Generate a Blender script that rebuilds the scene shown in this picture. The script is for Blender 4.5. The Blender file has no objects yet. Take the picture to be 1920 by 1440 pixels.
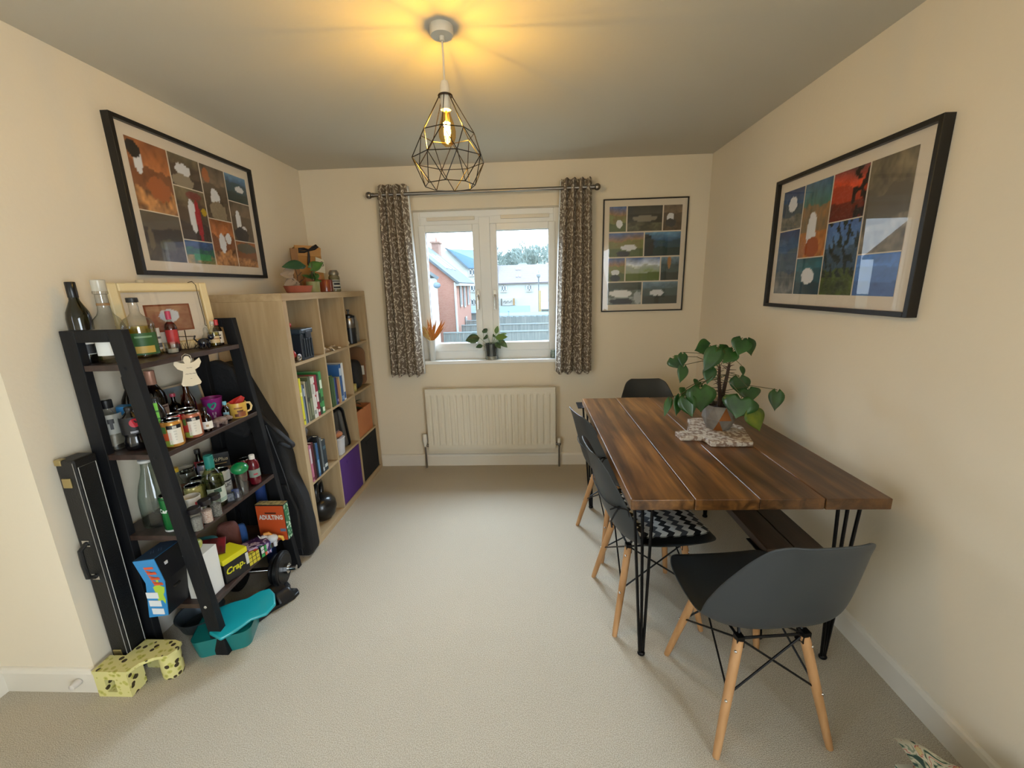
import bpy, math, random
from mathutils import Vector, Matrix
R = math.radians
PI = math.pi
SC = bpy.context.scene
COL = SC.collection

# ------------------------------------------------------------------ camera
FPX, PITCH, YAW, ROLL, EYE = 772.88, -0.2317, -0.0442, -0.0277, 1.4788
_f = Vector((math.sin(YAW)*math.cos(PITCH), math.cos(YAW)*math.cos(PITCH), math.sin(PITCH)))
_r0 = Vector((math.cos(YAW), -math.sin(YAW), 0)); _u0 = _r0.cross(_f)
_r = _r0*math.cos(ROLL)+_u0*math.sin(ROLL); _u = -_r0*math.sin(ROLL)+_u0*math.cos(ROLL)
cd = bpy.data.cameras.new('camera'); cam = bpy.data.objects.new('camera', cd); COL.objects.link(cam)
cam.matrix_world = Matrix(((_r.x, _u.x, -_f.x, 0), (_r.y, _u.y, -_f.y, 0), (_r.z, _u.z, -_f.z, EYE), (0, 0, 0, 1)))
cd.sensor_width = 36; cd.lens = FPX/1920*36; cd.clip_start = .05; cd.clip_end = 400
SC.camera = cam
SC.view_settings.view_transform = 'Standard'; SC.view_settings.look = 'None'
SC.view_settings.gamma = 1; SC.view_settings.use_curve_mapping = False
SC.view_settings.exposure = 0.28
SC.cycles.use_denoising = True
SC.cycles.max_bounces = 8; SC.cycles.diffuse_bounces = 5; SC.cycles.glossy_bounces = 4
SC.cycles.transmission_bounces = 6; SC.cycles.transparent_max_bounces = 24
SC.cycles.caustics_reflective = False; SC.cycles.caustics_refractive = False
SC.cycles.sample_clamp_indirect = 4

def at(px, py, Y):
    d = _r*((px-960)/FPX)-_u*((py-720)/FPX)+_f
    return Vector((0, 0, EYE))+d*(Y/d.y)

# ------------------------------------------------------------------ world and daylight
w = bpy.data.worlds.new('world'); SC.world = w; w.use_nodes = True
nt = w.node_tree; bg = nt.nodes['Background']
tc = nt.nodes.new('ShaderNodeTexCoord'); sp = nt.nodes.new('ShaderNodeSeparateXYZ'); cr = nt.nodes.new('ShaderNodeValToRGB')
nt.links.new(tc.outputs['Generated'], sp.inputs[0]); nt.links.new(sp.outputs['Z'], cr.inputs[0]); nt.links.new(cr.outputs[0], bg.inputs[0])
cr.color_ramp.elements[0].position = 0.0; cr.color_ramp.elements[0].color = (.84, .92, .98, 1)
cr.color_ramp.elements[1].position = .5; cr.color_ramp.elements[1].color = (.66, .82, 1, 1)
SKY = 6.2
bg.inputs[1].default_value = SKY

LAMP_W = 24.0       # warm filament pendant
DAY_W = 55.0        # daylight through the window of the room behind
SKY_W = 1300.0      # open sky above the gardens, in through the window
BULB = (-.284, 1.662, 2.045)
XL, XR, YB, HT, YJ, XN, YR = -1.686, 1.328, 3.274, 2.36, 1.225, -2.06, -2.7

def area(name, loc, rot, sx, sy, power, col):
    l = bpy.data.lights.new(name, 'AREA'); l.shape = 'RECTANGLE'; l.size = sx; l.size_y = sy; l.energy = power; l.color = col
    o = bpy.data.objects.new(name, l); o.location = loc; o.rotation_euler = rot; COL.objects.link(o); return o
area('daylight_side', (XR+.35, -1.45, 1.25), (0, R(78), 0), 2.0, 1.8, DAY_W, (.78, .90, 1))
area('daylight_sky', (-.6, YB+2.6, 3.9), (R(-48), 0, 0), 4.2, 2.4, SKY_W, (.77, .88, 1))

# ------------------------------------------------------------------ helpers
ALBEDO = [1.0]          # outdoor colours are dimmed by this so the strong sky doesn't overexpose them
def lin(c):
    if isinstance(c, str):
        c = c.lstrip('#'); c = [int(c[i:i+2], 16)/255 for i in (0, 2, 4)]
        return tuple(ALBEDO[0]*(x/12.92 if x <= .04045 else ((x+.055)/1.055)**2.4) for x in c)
    return tuple(c)

MATS = {}
def M(name, col='#808080', rough=.55, metal=0.0, var=None, bump=None, stretch=(1, 1, 1), coat=0, emit=None, spec=.5, sheen=0, ramp=None, trans=0):
    """var=(scale, colour2[, detail]), bump=(scale, strength)"""
    if name in MATS: return MATS[name]
    m = bpy.data.materials.new(name); m.use_nodes = True; MATS[name] = m
    t = m.node_tree; b = t.nodes['Principled BSDF']
    b.inputs['Base Color'].default_value = (*lin(col), 1); b.inputs['Roughness'].default_value = rough; b.inputs['Metallic'].default_value = metal
    b.inputs['Specular IOR Level'].default_value = spec; b.inputs['Coat Weight'].default_value = coat; b.inputs['Sheen Weight'].default_value = sheen
    b.inputs['Transmission Weight'].default_value = trans
    if emit: b.inputs['Emission Color'].default_value = (*lin(emit[0]), 1); b.inputs['Emission Strength'].default_value = emit[1]
    mp = None
    if var or bump:
        tcn = t.nodes.new('ShaderNodeTexCoord'); mp = t.nodes.new('ShaderNodeMapping'); mp.inputs['Scale'].default_value = stretch
        t.links.new(tcn.outputs['Object'], mp.inputs[0])
    if var:
        n = t.nodes.new('ShaderNodeTexNoise'); n.inputs['Scale'].default_value = var[0]; n.inputs['Detail'].default_value = var[2] if len(var) > 2 else 4
        t.links.new(mp.outputs[0], n.inputs['Vector'])
        r = t.nodes.new('ShaderNodeValToRGB'); e = r.color_ramp.elements
        e[0].position = .35; e[1].position = .65; e[0].color = (*lin(col), 1); e[1].color = (*lin(var[1]), 1)
        if ramp: e[0].position, e[1].position = ramp
        t.links.new(n.outputs['Fac'], r.inputs[0]); t.links.new(r.outputs[0], b.inputs['Base Color'])
    if bump:
        n = t.nodes.new('ShaderNodeTexNoise'); n.inputs['Scale'].default_value = bump[0]; n.inputs['Detail'].default_value = 3
        t.links.new(mp.outputs[0], n.inputs['Vector'])
        bm = t.nodes.new('ShaderNodeBump'); bm.inputs['Strength'].default_value = bump[1]; bm.inputs['Distance'].default_value = .01
        t.links.new(n.outputs['Fac'], bm.inputs['Height']); t.links.new(bm.outputs[0], b.inputs['Normal'])
    return m

def plain(c, rough=.5, metal=0, **k):
    key = 'paint_%s_%d_%d' % (str(c).strip('#'), rough*100, metal*100)
    return M(key, c, rough, metal, **k)

def Mglass(name, tint=(1, 1, 1), edge=(.8, .85, .85), refl=1.0, rough=.02, dens=1.0):
    """thin clear sheet: light passes tinted, darker at grazing angles, with mirror reflection by Fresnel"""
    if name in MATS: return MATS[name]
    m = bpy.data.materials.new(name); m.use_nodes = True; MATS[name] = m
    t = m.node_tree; t.nodes.clear(); out = t.nodes.new('ShaderNodeOutputMaterial')
    tr = t.nodes.new('ShaderNodeBsdfTransparent'); gl = t.nodes.new('ShaderNodeBsdfGlossy'); gl.inputs['Roughness'].default_value = rough
    lf = t.nodes.new('ShaderNodeLayerWeight'); lf.inputs[0].default_value = .5
    pw = t.nodes.new('ShaderNodeMath'); pw.operation = 'POWER'; pw.inputs[1].default_value = 5
    fr = t.nodes.new('ShaderNodeMath'); fr.operation = 'MULTIPLY_ADD'; fr.inputs[1].default_value = .95; fr.inputs[2].default_value = .045
    mu = t.nodes.new('ShaderNodeMath'); mu.operation = 'MULTIPLY'; mu.inputs[1].default_value = refl; mu.use_clamp = True
    t.links.new(lf.outputs['Facing'], pw.inputs[0]); t.links.new(pw.outputs[0], fr.inputs[0])
    lw = t.nodes.new('ShaderNodeLayerWeight'); lw.inputs[0].default_value = .35
    mc = t.nodes.new('ShaderNodeMix'); mc.data_type = 'RGBA'
    mc.inputs[6].default_value = (*tint, 1); mc.inputs[7].default_value = (*edge, 1)
    mx = t.nodes.new('ShaderNodeMixShader')
    L = t.links.new
    L(lw.outputs['Facing'], mc.inputs[0]); L(mc.outputs[2], tr.inputs[0]); L(fr.outputs[0], mu.inputs[0]); L(mu.outputs[0], mx.inputs[0])
    L(tr.outputs[0], mx.inputs[1]); L(gl.outputs[0], mx.inputs[2]); L(mx.outputs[0], out.inputs[0])
    return m

def Mpaint(rough=.5, coat=0, name=None):
    name = name or 'printed_%d' % int(rough*100)
    if name in MATS: return MATS[name]
    m = bpy.data.materials.new(name); m.use_nodes = True; MATS[name] = m
    t = m.node_tree; b = t.nodes['Principled BSDF']; b.inputs['Roughness'].default_value = rough; b.inputs['Coat Weight'].default_value = coat
    a = t.nodes.new('ShaderNodeVertexColor'); a.layer_name = 'Col'; t.links.new(a.outputs[0], b.inputs['Base Color'])
    return m

class MB:
    def __init__(s): s.v = []; s.f = []; s.mi = []; s.c = {}; s.uv = {}
    def add(s, vs, fs, mi=0, T=None, cols=None, uvs=None):
        o = len(s.v)
        for k, p in enumerate(vs):
            p = Vector(p)
            if T is not None: p = T @ p
            s.v.append(p)
            if cols: s.c[o+k] = cols[k]
            if uvs: s.uv[o+k] = uvs[k]
        for f in fs: s.f.append([o+i for i in f]); s.mi.append(mi)
        return s
    def box(s, c, sz, mi=0, T=None, rz=0):
        x, y, z = [a/2 for a in sz]; q = Matrix.Rotation(rz, 3, 'Z')
        vs = [Vector(c)+q @ Vector((i*x, j*y, k*z)) for i in (-1, 1) for j in (-1, 1) for k in (-1, 1)]
        return s.add(vs, [(0, 1, 3, 2), (4, 6, 7, 5), (0, 4, 5, 1), (2, 3, 7, 6), (0, 2, 6, 4), (1, 5, 7, 3)], mi, T)
    def bx(s, x0, x1, y0, y1, z0, z1, mi=0, T=None):
        return s.box(((x0+x1)/2, (y0+y1)/2, (z0+z1)/2), (abs(x1-x0), abs(y1-y0), abs(z1-z0)), mi, T)
    def lathe(s, prof, c=(0, 0, 0), seg=24, mi=0, T=None, cap=True, a0=0, a1=2*PI, col=None):
        vs, fs, cl = [], [], []
        full = abs(a1-a0-2*PI) < 1e-6; n = seg if full else seg+1
        for (r, z) in prof:
            for i in range(n):
                a = a0+(a1-a0)*i/seg; vs.append((c[0]+r*math.cos(a), c[1]+r*math.sin(a), c[2]+z)); cl.append(col)
        for j in range(len(prof)-1):
            for i in range(seg):
                i2 = (i+1) % n; fs.append((j*n+i, j*n+i2, (j+1)*n+i2, (j+1)*n+i))
        if cap and full:
            if prof[0][0] > 1e-5: fs.append(tuple(range(n))[::-1])
            if prof[-1][0] > 1e-5: fs.append(tuple((len(prof)-1)*n+i for i in range(n)))
        return s.add(vs, fs, mi, T, cl if col else None)
    def tube(s, pts, r, seg=8, mi=0, T=None, closed=False, cap=True):
        pts = [Vector(p) for p in pts]; n = len(pts); rr = r if isinstance(r, (list, tuple)) else [r]*n
        vs, fs = [], []; up = None
        for i, p in enumerate(pts):
            a = pts[i-1] if (i > 0 or closed) else p; b = pts[(i+1) % n] if (i < n-1 or closed) else p
            d = (b-a).normalized()
            if up is None: up = d.orthogonal().normalized()
            x = (up-d*up.dot(d)); x = x.normalized() if x.length > 1e-6 else d.orthogonal().normalized(); up = x; y = d.cross(x)
            for k in range(seg): t = 2*PI*k/seg; vs.append(p+(x*math.cos(t)+y*math.sin(t))*rr[i])
        for i in range(n if closed else n-1):
            j = (i+1) % n
            for k in range(seg): fs.append((i*seg+k, i*seg+(k+1) % seg, j*seg+(k+1) % seg, j*seg+k))
        if cap and not closed: fs.append(tuple(range(seg))[::-1]); fs.append(tuple((n-1)*seg+k for k in range(seg)))
        return s.add(vs, fs, mi, T)
    def prism(s, poly, h, mi=0, T=None, z=0):
        n = len(poly); vs = [(x, y, z) for x, y in poly]+[(x, y, z+h) for x, y in poly]
        fs = [tuple(range(n))[::-1], tuple(range(n, 2*n))]+[(i, (i+1) % n, n+(i+1) % n, n+i) for i in range(n)]
        return s.add(vs, fs, mi, T)
    def ball(s, c, r, nu=16, nv=10, mi=0, T=None):
        if not isinstance(r, (tuple, list)): r = (r, r, r)
        vs, fs = [], []
        for j in range(nv+1):
            t = PI*j/nv
            for i in range(nu):
                a = 2*PI*i/nu; vs.append((c[0]+r[0]*math.sin(t)*math.cos(a), c[1]+r[1]*math.sin(t)*math.sin(a), c[2]+r[2]*math.cos(t)))
        for j in range(nv):
            for i in range(nu): fs.append((j*nu+i, (j+1)*nu+i, (j+1)*nu+(i+1) % nu, j*nu+(i+1) % nu))
        return s.add(vs, fs, mi, T)
    def surf(s, fn, nu, nv, mi=0, T=None, cfn=None, close_u=False):
        vs, fs, cs, uv = [], [], [], []
        for j in range(nv+1):
            for i in range(nu+1):
                u, v = i/nu, j/nv; vs.append(fn(u, v)); uv.append((u, v))
                if cfn: cs.append(cfn(u, v))
        for j in range(nv):
            for i in range(nu): a = j*(nu+1)+i; fs.append((a, a+1, a+nu+2, a+nu+1))
        return s.add(vs, fs, mi, T, cs or None, uv)
    def build(s, name, mats, parent=None, smooth=None, bevel=0, bseg=2, sub=0, solid=0, loc=None, rz=0, weld=False):
        me = bpy.data.meshes.new(name); me.from_pydata([tuple(p) for p in s.v], [], s.f)
        if not isinstance(mats, (list, tuple)): mats = [mats]
        for m in mats: me.materials.append(m)
        me.polygons.foreach_set('material_index', s.mi)
        if s.c:
            ca = me.color_attributes.new('Col', 'FLOAT_COLOR', 'POINT')
            for k, c in s.c.items(): ca.data[k].color = (*c[:3], 1)
        if s.uv:
            ul = me.uv_layers.new(name='UVMap')
            for lp in me.loops: ul.data[lp.index].uv = s.uv.get(lp.vertex_index, (0, 0))
        o = bpy.data.objects.new(name, me); COL.objects.link(o)
        if parent is not None: o.parent = parent
        if loc is not None: o.location = loc
        if rz: o.rotation_euler.z = rz
        if weld: mo = o.modifiers.new('w', 'WELD'); mo.merge_threshold = 1e-5
        if solid: mo = o.modifiers.new('s', 'SOLIDIFY'); mo.thickness = solid; mo.offset = 0
        if sub: mo = o.modifiers.new('u', 'SUBSURF'); mo.levels = sub; mo.render_levels = sub
        if bevel: mo = o.modifiers.new('b', 'BEVEL'); mo.width = bevel; mo.segments = bseg; mo.limit_method = 'ANGLE'; mo.angle_limit = R(40)
        if smooth: me.shade_smooth(); me.set_sharp_from_angle(angle=R(smooth if smooth > 1 else 40))
        return o

def tag(o, label, cat=None, group=None, kind=None):
    if label: o['label'] = label
    if cat: o['category'] = cat
    if group: o['group'] = group
    if kind: o['kind'] = kind
    return o
def thing(name, label, cat, loc=(0, 0, 0), rz=0, group=None, kind=None):
    o = bpy.data.objects.new(name, None); COL.objects.link(o); o.location = loc; o.rotation_euler = (0, 0, rz); o.empty_display_size = .05
    return tag(o, label, cat, group, kind)
def struct(name, mb, mats, parent=None, **k):
    o = mb.build(name, mats, parent, **k)
    if parent is None: o['kind'] = 'structure'
    return o
def copy_tree(root, loc, rz=0, label=None):
    r = root.copy(); COL.objects.link(r); r.location = loc; r.rotation_euler = (0, 0, rz)
    if label: r['label'] = label
    def rec(a, b):
        for ch in a.children:
            c = ch.copy(); COL.objects.link(c); c.parent = b; rec(ch, c)
    rec(root, r); return r

_tx = {}
def text_geo(s, size, shear=0, bold=0):
    key = (s, size, shear, bold)
    if key in _tx: return _tx[key]
    c = bpy.data.curves.new('txt', 'FONT'); c.body = s; c.size = size; c.align_x = 'CENTER'; c.align_y = 'CENTER'; c.shear = shear; c.offset = bold; c.resolution_u = 2
    o = bpy.data.objects.new('txt', c); me = bpy.data.meshes.new_from_object(o)
    vs = [tuple(v.co) for v in me.vertices]; fs = [tuple(p.vertices) for p in me.polygons]
    bpy.data.objects.remove(o); bpy.data.curves.remove(c); bpy.data.meshes.remove(me)
    _tx[key] = (vs, fs); return vs, fs
def lettering(parent, s, size, m, T=None, bend=0, z=0, az=-PI/2, shear=0, bold=0, xs=1, name='lettering'):
    """flat lettering placed by T (text in its XY plane), or bent round a vertical cylinder of radius `bend` at height z"""
    vs, fs = text_geo(s, size, shear, bold); mb = MB()
    if bend:
        vs = [(bend*math.cos(az+x*xs/bend), bend*math.sin(az+x*xs/bend), z+y) for x, y, _ in vs]; mb.add(vs, fs)
    else: mb.add([(x*xs, y, 0) for x, y, _ in vs], fs, 0, T)
    return mb.build(name, m, parent)
def face_cam(x, y): return math.atan2(-x, y)
FRONT = Matrix.Rotation(R(90), 4, 'X')          # text upright, facing -Y
def frontT(x, y, z, rz=0, roll=0): return Matrix.Translation((x, y, z)) @ Matrix.Rotation(rz, 4, 'Z') @ FRONT @ Matrix.Rotation(roll, 4, 'Z')
def mixc(a, b, t): return tuple(a[i]*(1-t)+b[i]*t for i in range(3))
def hash2(x, y, s=0):
    n = math.sin(x*127.1+y*311.7+s*74.7)*43758.5453; return n-math.floor(n)
def vnoise(x, y, s=0):
    xi, yi = math.floor(x), math.floor(y); fx, fy = x-xi, y-yi; fx = fx*fx*(3-2*fx); fy = fy*fy*(3-2*fy)
    a, b, c, d = hash2(xi, yi, s), hash2(xi+1, yi, s), hash2(xi, yi+1, s), hash2(xi+1, yi+1, s)
    return (a*(1-fx)+b*fx)*(1-fy)+(c*(1-fx)+d*fx)*fy
# ------------------------------------------------------------------ room shell
m_wall = M('wall_paint', '#dfd3bd', .75, bump=(60, .06))
m_ceil = M('ceiling_paint', '#c4bfb3', .85, bump=(45, .05))
m_gloss = M('white_gloss_trim', '#ddd6c8', .35)
m_upvc = M('window_plastic', '#e6e8e8', .3)
def carpet():
    m = M('carpet', '#a99e8b', .95, var=(330, '#d2c9b7', 3), bump=(300, .7), ramp=(.38, .62)); return m
m_carpet = carpet()
mb = MB().add([(-6, -6, 0), (4, -6, 0), (4, YB, 0), (-6, YB, 0)], [(0, 1, 2, 3)]); mb.bx(-6, 4, -6, YB, -.1, -.001)
struct('floor', mb, m_carpet)
struct('ceiling', MB().bx(XN-.2, XR+.2, YR-.2, YB+.3, HT, HT+.15), m_ceil)
WX0, WX1, WZ0, WZ1 = -.876, .246, .9, 2.055
mb = MB(); T_ = .28
mb.bx(XL-.3, WX0, YB, YB+T_, 0, HT); mb.bx(WX1, XR+.3, YB, YB+T_, 0, HT); mb.bx(WX0, WX1, YB, YB+T_, 0, WZ0); mb.bx(WX0, WX1, YB, YB+T_, WZ1, HT)
struct('wall_back', mb, m_wall)
struct('wall_right', MB().bx(XR, XR+.15, -.55, YB, 0, HT).bx(XR, XR+.15, YR-.2, -2.35, 0, HT).bx(XR, XR+.15, -2.35, -.55, 0, .05).bx(XR, XR+.15, -2.35, -.55, 2.1, HT), m_wall)
struct('wall_left', MB().bx(XN, XL, YJ, YB, 0, HT), m_wall)
struct('wall_near_left', MB().bx(XN-.15, XN, YR-.2, -2.05, 0, HT).bx(XN-.15, XN, -.35, YB, 0, HT).bx(XN-.15, XN, -2.05, -.35, 2.1, HT).bx(XN-.15, XN, -2.05, -.35, 0, .5), m_wall)
mb = MB().bx(XN-.2, XR+.2, YR-.15, YR, 0, HT)
struct('wall_rear', mb, m_wall)
# skirting boards
def skirt(name, p0, p1, n):
    prof = [(0, 0), (.015, 0), (.015, .085), (.011, .097), (.006, .102), (0, .104)]
    d = Vector((p1[0]-p0[0], p1[1]-p0[1], 0)); vs = []
    for k in (0, 1):
        for (a, z) in prof: vs.append((p0[0]+d.x*k+n[0]*a, p0[1]+d.y*k+n[1]*a, z))
    q = len(prof); fs = [(i, (i+1) % q, q+(i+1) % q, q+i) for i in range(q)]+[tuple(range(q)), tuple(range(q, 2*q))[::-1]]
    struct(name, MB().add(vs, fs), m_gloss)
skirt('baseboard_back', (XL, YB), (XR, YB), (0, -1)); skirt('baseboard_right', (XR, YR), (XR, YB), (-1, 0))
skirt('baseboard_left', (XL, YJ-.015), (XL, YB), (1, 0)); skirt('baseboard_return', (XN, YJ), (XL, YJ), (0, -1)); skirt('baseboard_near_left', (XN, YR), (XN, YJ), (1, 0))
# little door stop on the return skirting
ds = thing('door_stop', 'small pale plastic door stop fixed low on the white return skirting', 'door stop', (-1.742, YJ-.015, .055))
mb = MB().lathe([(.004, 0), (.013, .002), (.013, .012), (.011, .03), (.004, .034)], T=Matrix.Rotation(R(90), 4, 'X')); mb.build('bumper', M('stop_plastic', '#c9c2ba', .5), ds, smooth=1)

# ------------------------------------------------------------------ window
win = thing('window_1', 'white double casement window looking over terraced houses', None, (0, 0, 0), kind='structure')
Y0, Y1 = YB+.075, YB+.145
def frame_ring(mb, x0, x1, z0, z1, w, y0, y1, wb=None):
    wb = wb or w
    mb.bx(x0, x0+w, y0, y1, z0, z1); mb.bx(x1-w, x1, y0, y1, z0, z1); mb.bx(x0+w, x1-w, y0, y1, z1-w, z1); mb.bx(x0+w, x1-w, y0, y1, z0, z0+wb)
mb = MB(); frame_ring(mb, WX0, WX1, WZ0, WZ1, .045, Y0, Y1, .085); mb.bx(-.372, -.285, Y0, Y1, WZ0+.06, WZ1-.05); mb.bx(WX0, WX1, Y0+.004, Y1, 1.955, WZ1-.02)
mb.build('window_frame', m_upvc, win, bevel=.003)
m_pane = Mglass('window_glass', (.97, .99, 1), (.9, .95, .97), 1.0, .0)
m_gasket = M('gasket', '#5a5f62', .6); m_chrome = M('chrome', '#c8c8c8', .15, 1)
for (gx0, gx1, hx) in ((-.787, -.421, -.395), (-.236, .162, -.262)):
    s = MB(); sx0, sx1, sz0, sz1 = gx0-.052, gx1+.052, .975, 1.955
    w_ = .05
    s.bx(sx0, gx0, Y0-.014, Y1-.02, sz0, sz1); s.bx(gx1, sx1, Y0-.014, Y1-.02, sz0, sz1); s.bx(gx0, gx1, Y0-.014, Y1-.02, 1.903, sz1); s.bx(gx0, gx1, Y0-.014, Y1-.02, sz0, 1.042)
    so = s.build('casement', m_upvc, win, bevel=.004)
    g = MB(); frame_ring(g, gx0-.004, gx1+.004, 1.038, 1.907, .006, Y0+.005, Y0+.012); g.build('gasket', m_gasket, so)
    MB().bx(gx0-.002, gx1+.002, Y0+.014, Y0+.016, 1.04, 1.905).build('glass', m_pane, win)
    h = MB(); h.box((hx, Y0-.02, 1.42), (.022, .012, .075)); h.tube([(hx, Y0-.026, 1.42), (hx, Y0-.045, 1.42), (hx, Y0-.05, 1.40), (hx, Y0-.047, 1.31)], .008)
    h.build('handle', m_chrome, win, smooth=1)
for (vx0, vx1) in ((-.77, -.40), (-.20, .17)):
    MB().bx(vx0, vx1, Y0-.012, Y0, 1.985, 2.012).build('trickle_vent', M('vent_plastic', '#d9d2c4', .4), win, bevel=.003)
sill = MB().bx(WX0+.002, WX1-.002, YB-.028, Y0, .885, .912).build('window_sill', M('sill_gloss', '#e8eaea', .25), win, bevel=.005)

# ------------------------------------------------------------------ curtains
def Mcurtain():
    m = M('leaf_print_fabric', '#75685a', .9)
    t = m.node_tree; b = t.nodes['Principled BSDF']; L = t.links.new
    uv = t.nodes.new('ShaderNodeUVMap'); uv.uv_map = 'UVMap'
    prev = None
    for k, (scale, off) in enumerate(((27, 0), (29, .37))):
        mp = t.nodes.new('ShaderNodeMapping'); mp.inputs['Scale'].default_value = (scale*1.0, scale*1.0, 0); mp.inputs['Location'].default_value = (off*7, off*3, 0); L(uv.outputs[0], mp.inputs[0])
        vo = t.nodes.new('ShaderNodeTexVoronoi'); vo.voronoi_dimensions = '2D'; vo.inputs['Scale'].default_value = 1; vo.inputs['Randomness'].default_value = .8; L(mp.outputs[0], vo.inputs['Vector'])
        su = t.nodes.new('ShaderNodeVectorMath'); su.operation = 'SUBTRACT'; L(mp.outputs[0], su.inputs[0]); L(vo.outputs['Position'], su.inputs[1])
        se = t.nodes.new('ShaderNodeSeparateColor'); L(vo.outputs['Color'], se.inputs[0])
        mu = t.nodes.new('ShaderNodeMath'); mu.operation = 'MULTIPLY'; mu.inputs[1].default_value = 6.28; L(se.outputs[0], mu.inputs[0])
        ro = t.nodes.new('ShaderNodeVectorRotate'); ro.rotation_type = 'Z_AXIS'; L(su.outputs[0], ro.inputs['Vector']); L(mu.outputs[0], ro.inputs['Angle'])
        sc = t.nodes.new('ShaderNodeVectorMath'); sc.operation = 'MULTIPLY'; sc.inputs[1].default_value = (1, 3.1, 0); L(ro.outputs[0], sc.inputs[0])
        ln = t.nodes.new('ShaderNodeVectorMath'); ln.operation = 'LENGTH'; L(sc.outputs[0], ln.inputs[0])
        lt = t.nodes.new('ShaderNodeMath'); lt.operation = 'LESS_THAN'; lt.inputs[1].default_value = .37; L(ln.outputs['Value'], lt.inputs[0])
        if prev is None: prev = lt
        else:
            mx = t.nodes.new('ShaderNodeMath'); mx.operation = 'MAXIMUM'; L(prev.outputs[0], mx.inputs[0]); L(lt.outputs[0], mx.inputs[1]); prev = mx
    mc = t.nodes.new('ShaderNodeMix'); mc.data_type = 'RGBA'; mc.inputs[6].default_value = (*lin('#75685a'), 1); mc.inputs[7].default_value = (*lin('#c6beae'), 1)
    L(prev.outputs[0], mc.inputs[0]); L(mc.outputs[2], b.inputs['Base Color']); return m
m_curt = Mcurtain(); m_lining = M('curtain_lining', '#e9ecee', .9)
def curtain(x0t, x1t, x0b, x1b, n, seed, label, lining_side):
    z0, z1 = .812, 2.21; random.seed(seed); ph = [random.uniform(-.25, .25) for _ in range(n+1)]
    def fn(u, v):
        k = u*n; a = k*2*PI+ph[min(int(k), n)]*v*0
        xt = x0t+(x1t-x0t)*u; vv = 1-v; xb = x0b+(x1b-x0b)*(u+.02*math.sin(3*PI*u+seed)*vv)
        ease = vv**.8; x = xt*(1-ease)+xb*ease
        y = YB-.105+.034*math.cos(a)*(1-.12*v)+.012*math.sin(k*3.1+seed)*vv
        z = z0+(z1-z0)*v+(.008*math.cos(a+1) if v > .99 or v < .01 else 0)
        return (x, y, z)
    c = thing('curtain', label, 'curtain', (0, 0, 0), 0, 'leaf print curtains at the window')
    mb = MB(); mb.surf(fn, n*16, 40)
    w_ = .62     # the pleated cloth is wider than it hangs
    mb.uv = {k: (u*w_, v*1.4) for k, (u, v) in mb.uv.items()}
    mb.build('fabric', m_curt, c, smooth=60, solid=.003)
    e = MB(); ue = 1 if lining_side > 0 else 0
    def fe(u, v):
        p = Vector(fn(ue, v)); return (p.x+lining_side*(-.006+.012*u), p.y+.03*u+.006, p.z-.002)
    e.surf(fe, 2, 30); e.build('lining', m_lining, c, smooth=60, solid=.002)
curtain(-1.075, -.866, -1.117, -.842, 4, 1, 'taupe curtain with white leaf sprigs hanging beside the bookcase', 1)
curtain(.250, .463, .205, .491, 4, 2, 'taupe curtain with white leaf sprigs hanging beside the small picture frame', -1)
rod = thing('curtain_rod', 'brushed steel curtain pole with ball ends above the window', 'curtain rod', (0, 0, 0))
m_steel = M('brushed_steel', '#8d8781', .28, 1, bump=(200, .05))
MB().tube([(-1.12, YB-.105, 2.148), (.485, YB-.105, 2.148)], .0125, 16).build('pole', m_steel, rod, smooth=1)
for x, s in ((-1.137, -1), (.500, 1)):
    MB().ball((x, YB-.105, 2.148), .024).tube([(x-s*.02, YB-.105, 2.148), (x-s*.035, YB-.105, 2.148)], .016, 12).build('finial', m_steel, rod, smooth=1)
for x in (-1.09, .447):
    b = MB(); b.tube([(x, YB, 2.148), (x, YB-.1, 2.148)], .007); b.lathe([(.022, 0), (.022, .006)], T=Matrix.Translation((x, YB-.006, 2.148)) @ Matrix.Rotation(R(-90), 4, 'X'), seg=16); b.build('bracket', m_steel, rod, smooth=1)

# ------------------------------------------------------------------ radiator
rad = thing('radiator', 'white ribbed panel radiator on the wall below the window', 'radiator', (0, 0, 0))
m_rad = M('radiator_enamel', '#d9d1bf', .35); rx0, rx1, rz0, rz1 = -.845, .2, .172, .692
def frad(u, v):
    x = rx0+(rx1-rx0)*u; z = rz0+(rz1-rz0)*v; n = 20
    k = (u*(1+.012)-.006)*n; fr = k-math.floor(k); g = 0
    if .07 < v < .91 and 0 < k < n:
        e = min(1, (v-.07)/.035, (.91-v)/.035); d = abs(fr-.5)*2; g = e*max(0, min(1, (.50-d)/.28))
    return (x, YB-.083+.0075*g, z) if .07 < v < .91 else (x, YB-.083+.003, z)
mb = MB(); mb.surf(frad, 320, 60); mb.build('front_panel', m_rad, rad, smooth=50)
mb = MB(); mb.bx(rx0, rx1, YB-.060, YB-.04, rz0+.01, rz1-.012); mb.bx(rx0-.004, rx0+.002, YB-.082, YB-.035, rz0, rz1); mb.bx(rx1-.002, rx1+.004, YB-.082, YB-.035, rz0, rz1); mb.bx(rx0-.004, rx1+.004, YB-.083, YB-.035, rz1-.008, rz1)
mb.build('casing', m_rad, rad, bevel=.002)
for x in (-.6, -.03): MB().bx(x-.02, x+.02, YB-.04, YB, rz0+.05, rz1-.05).build('wall_bracket', m_rad, rad)
v = MB(); v.tube([(-.85, YB-.05, .20), (-.885, YB-.05, .20)], .011); v.tube([(-.885, YB-.05, .20), (-.885, YB-.05, 0.0)], .0075); v.build('pipe', m_steel, rad, smooth=1)
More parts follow.
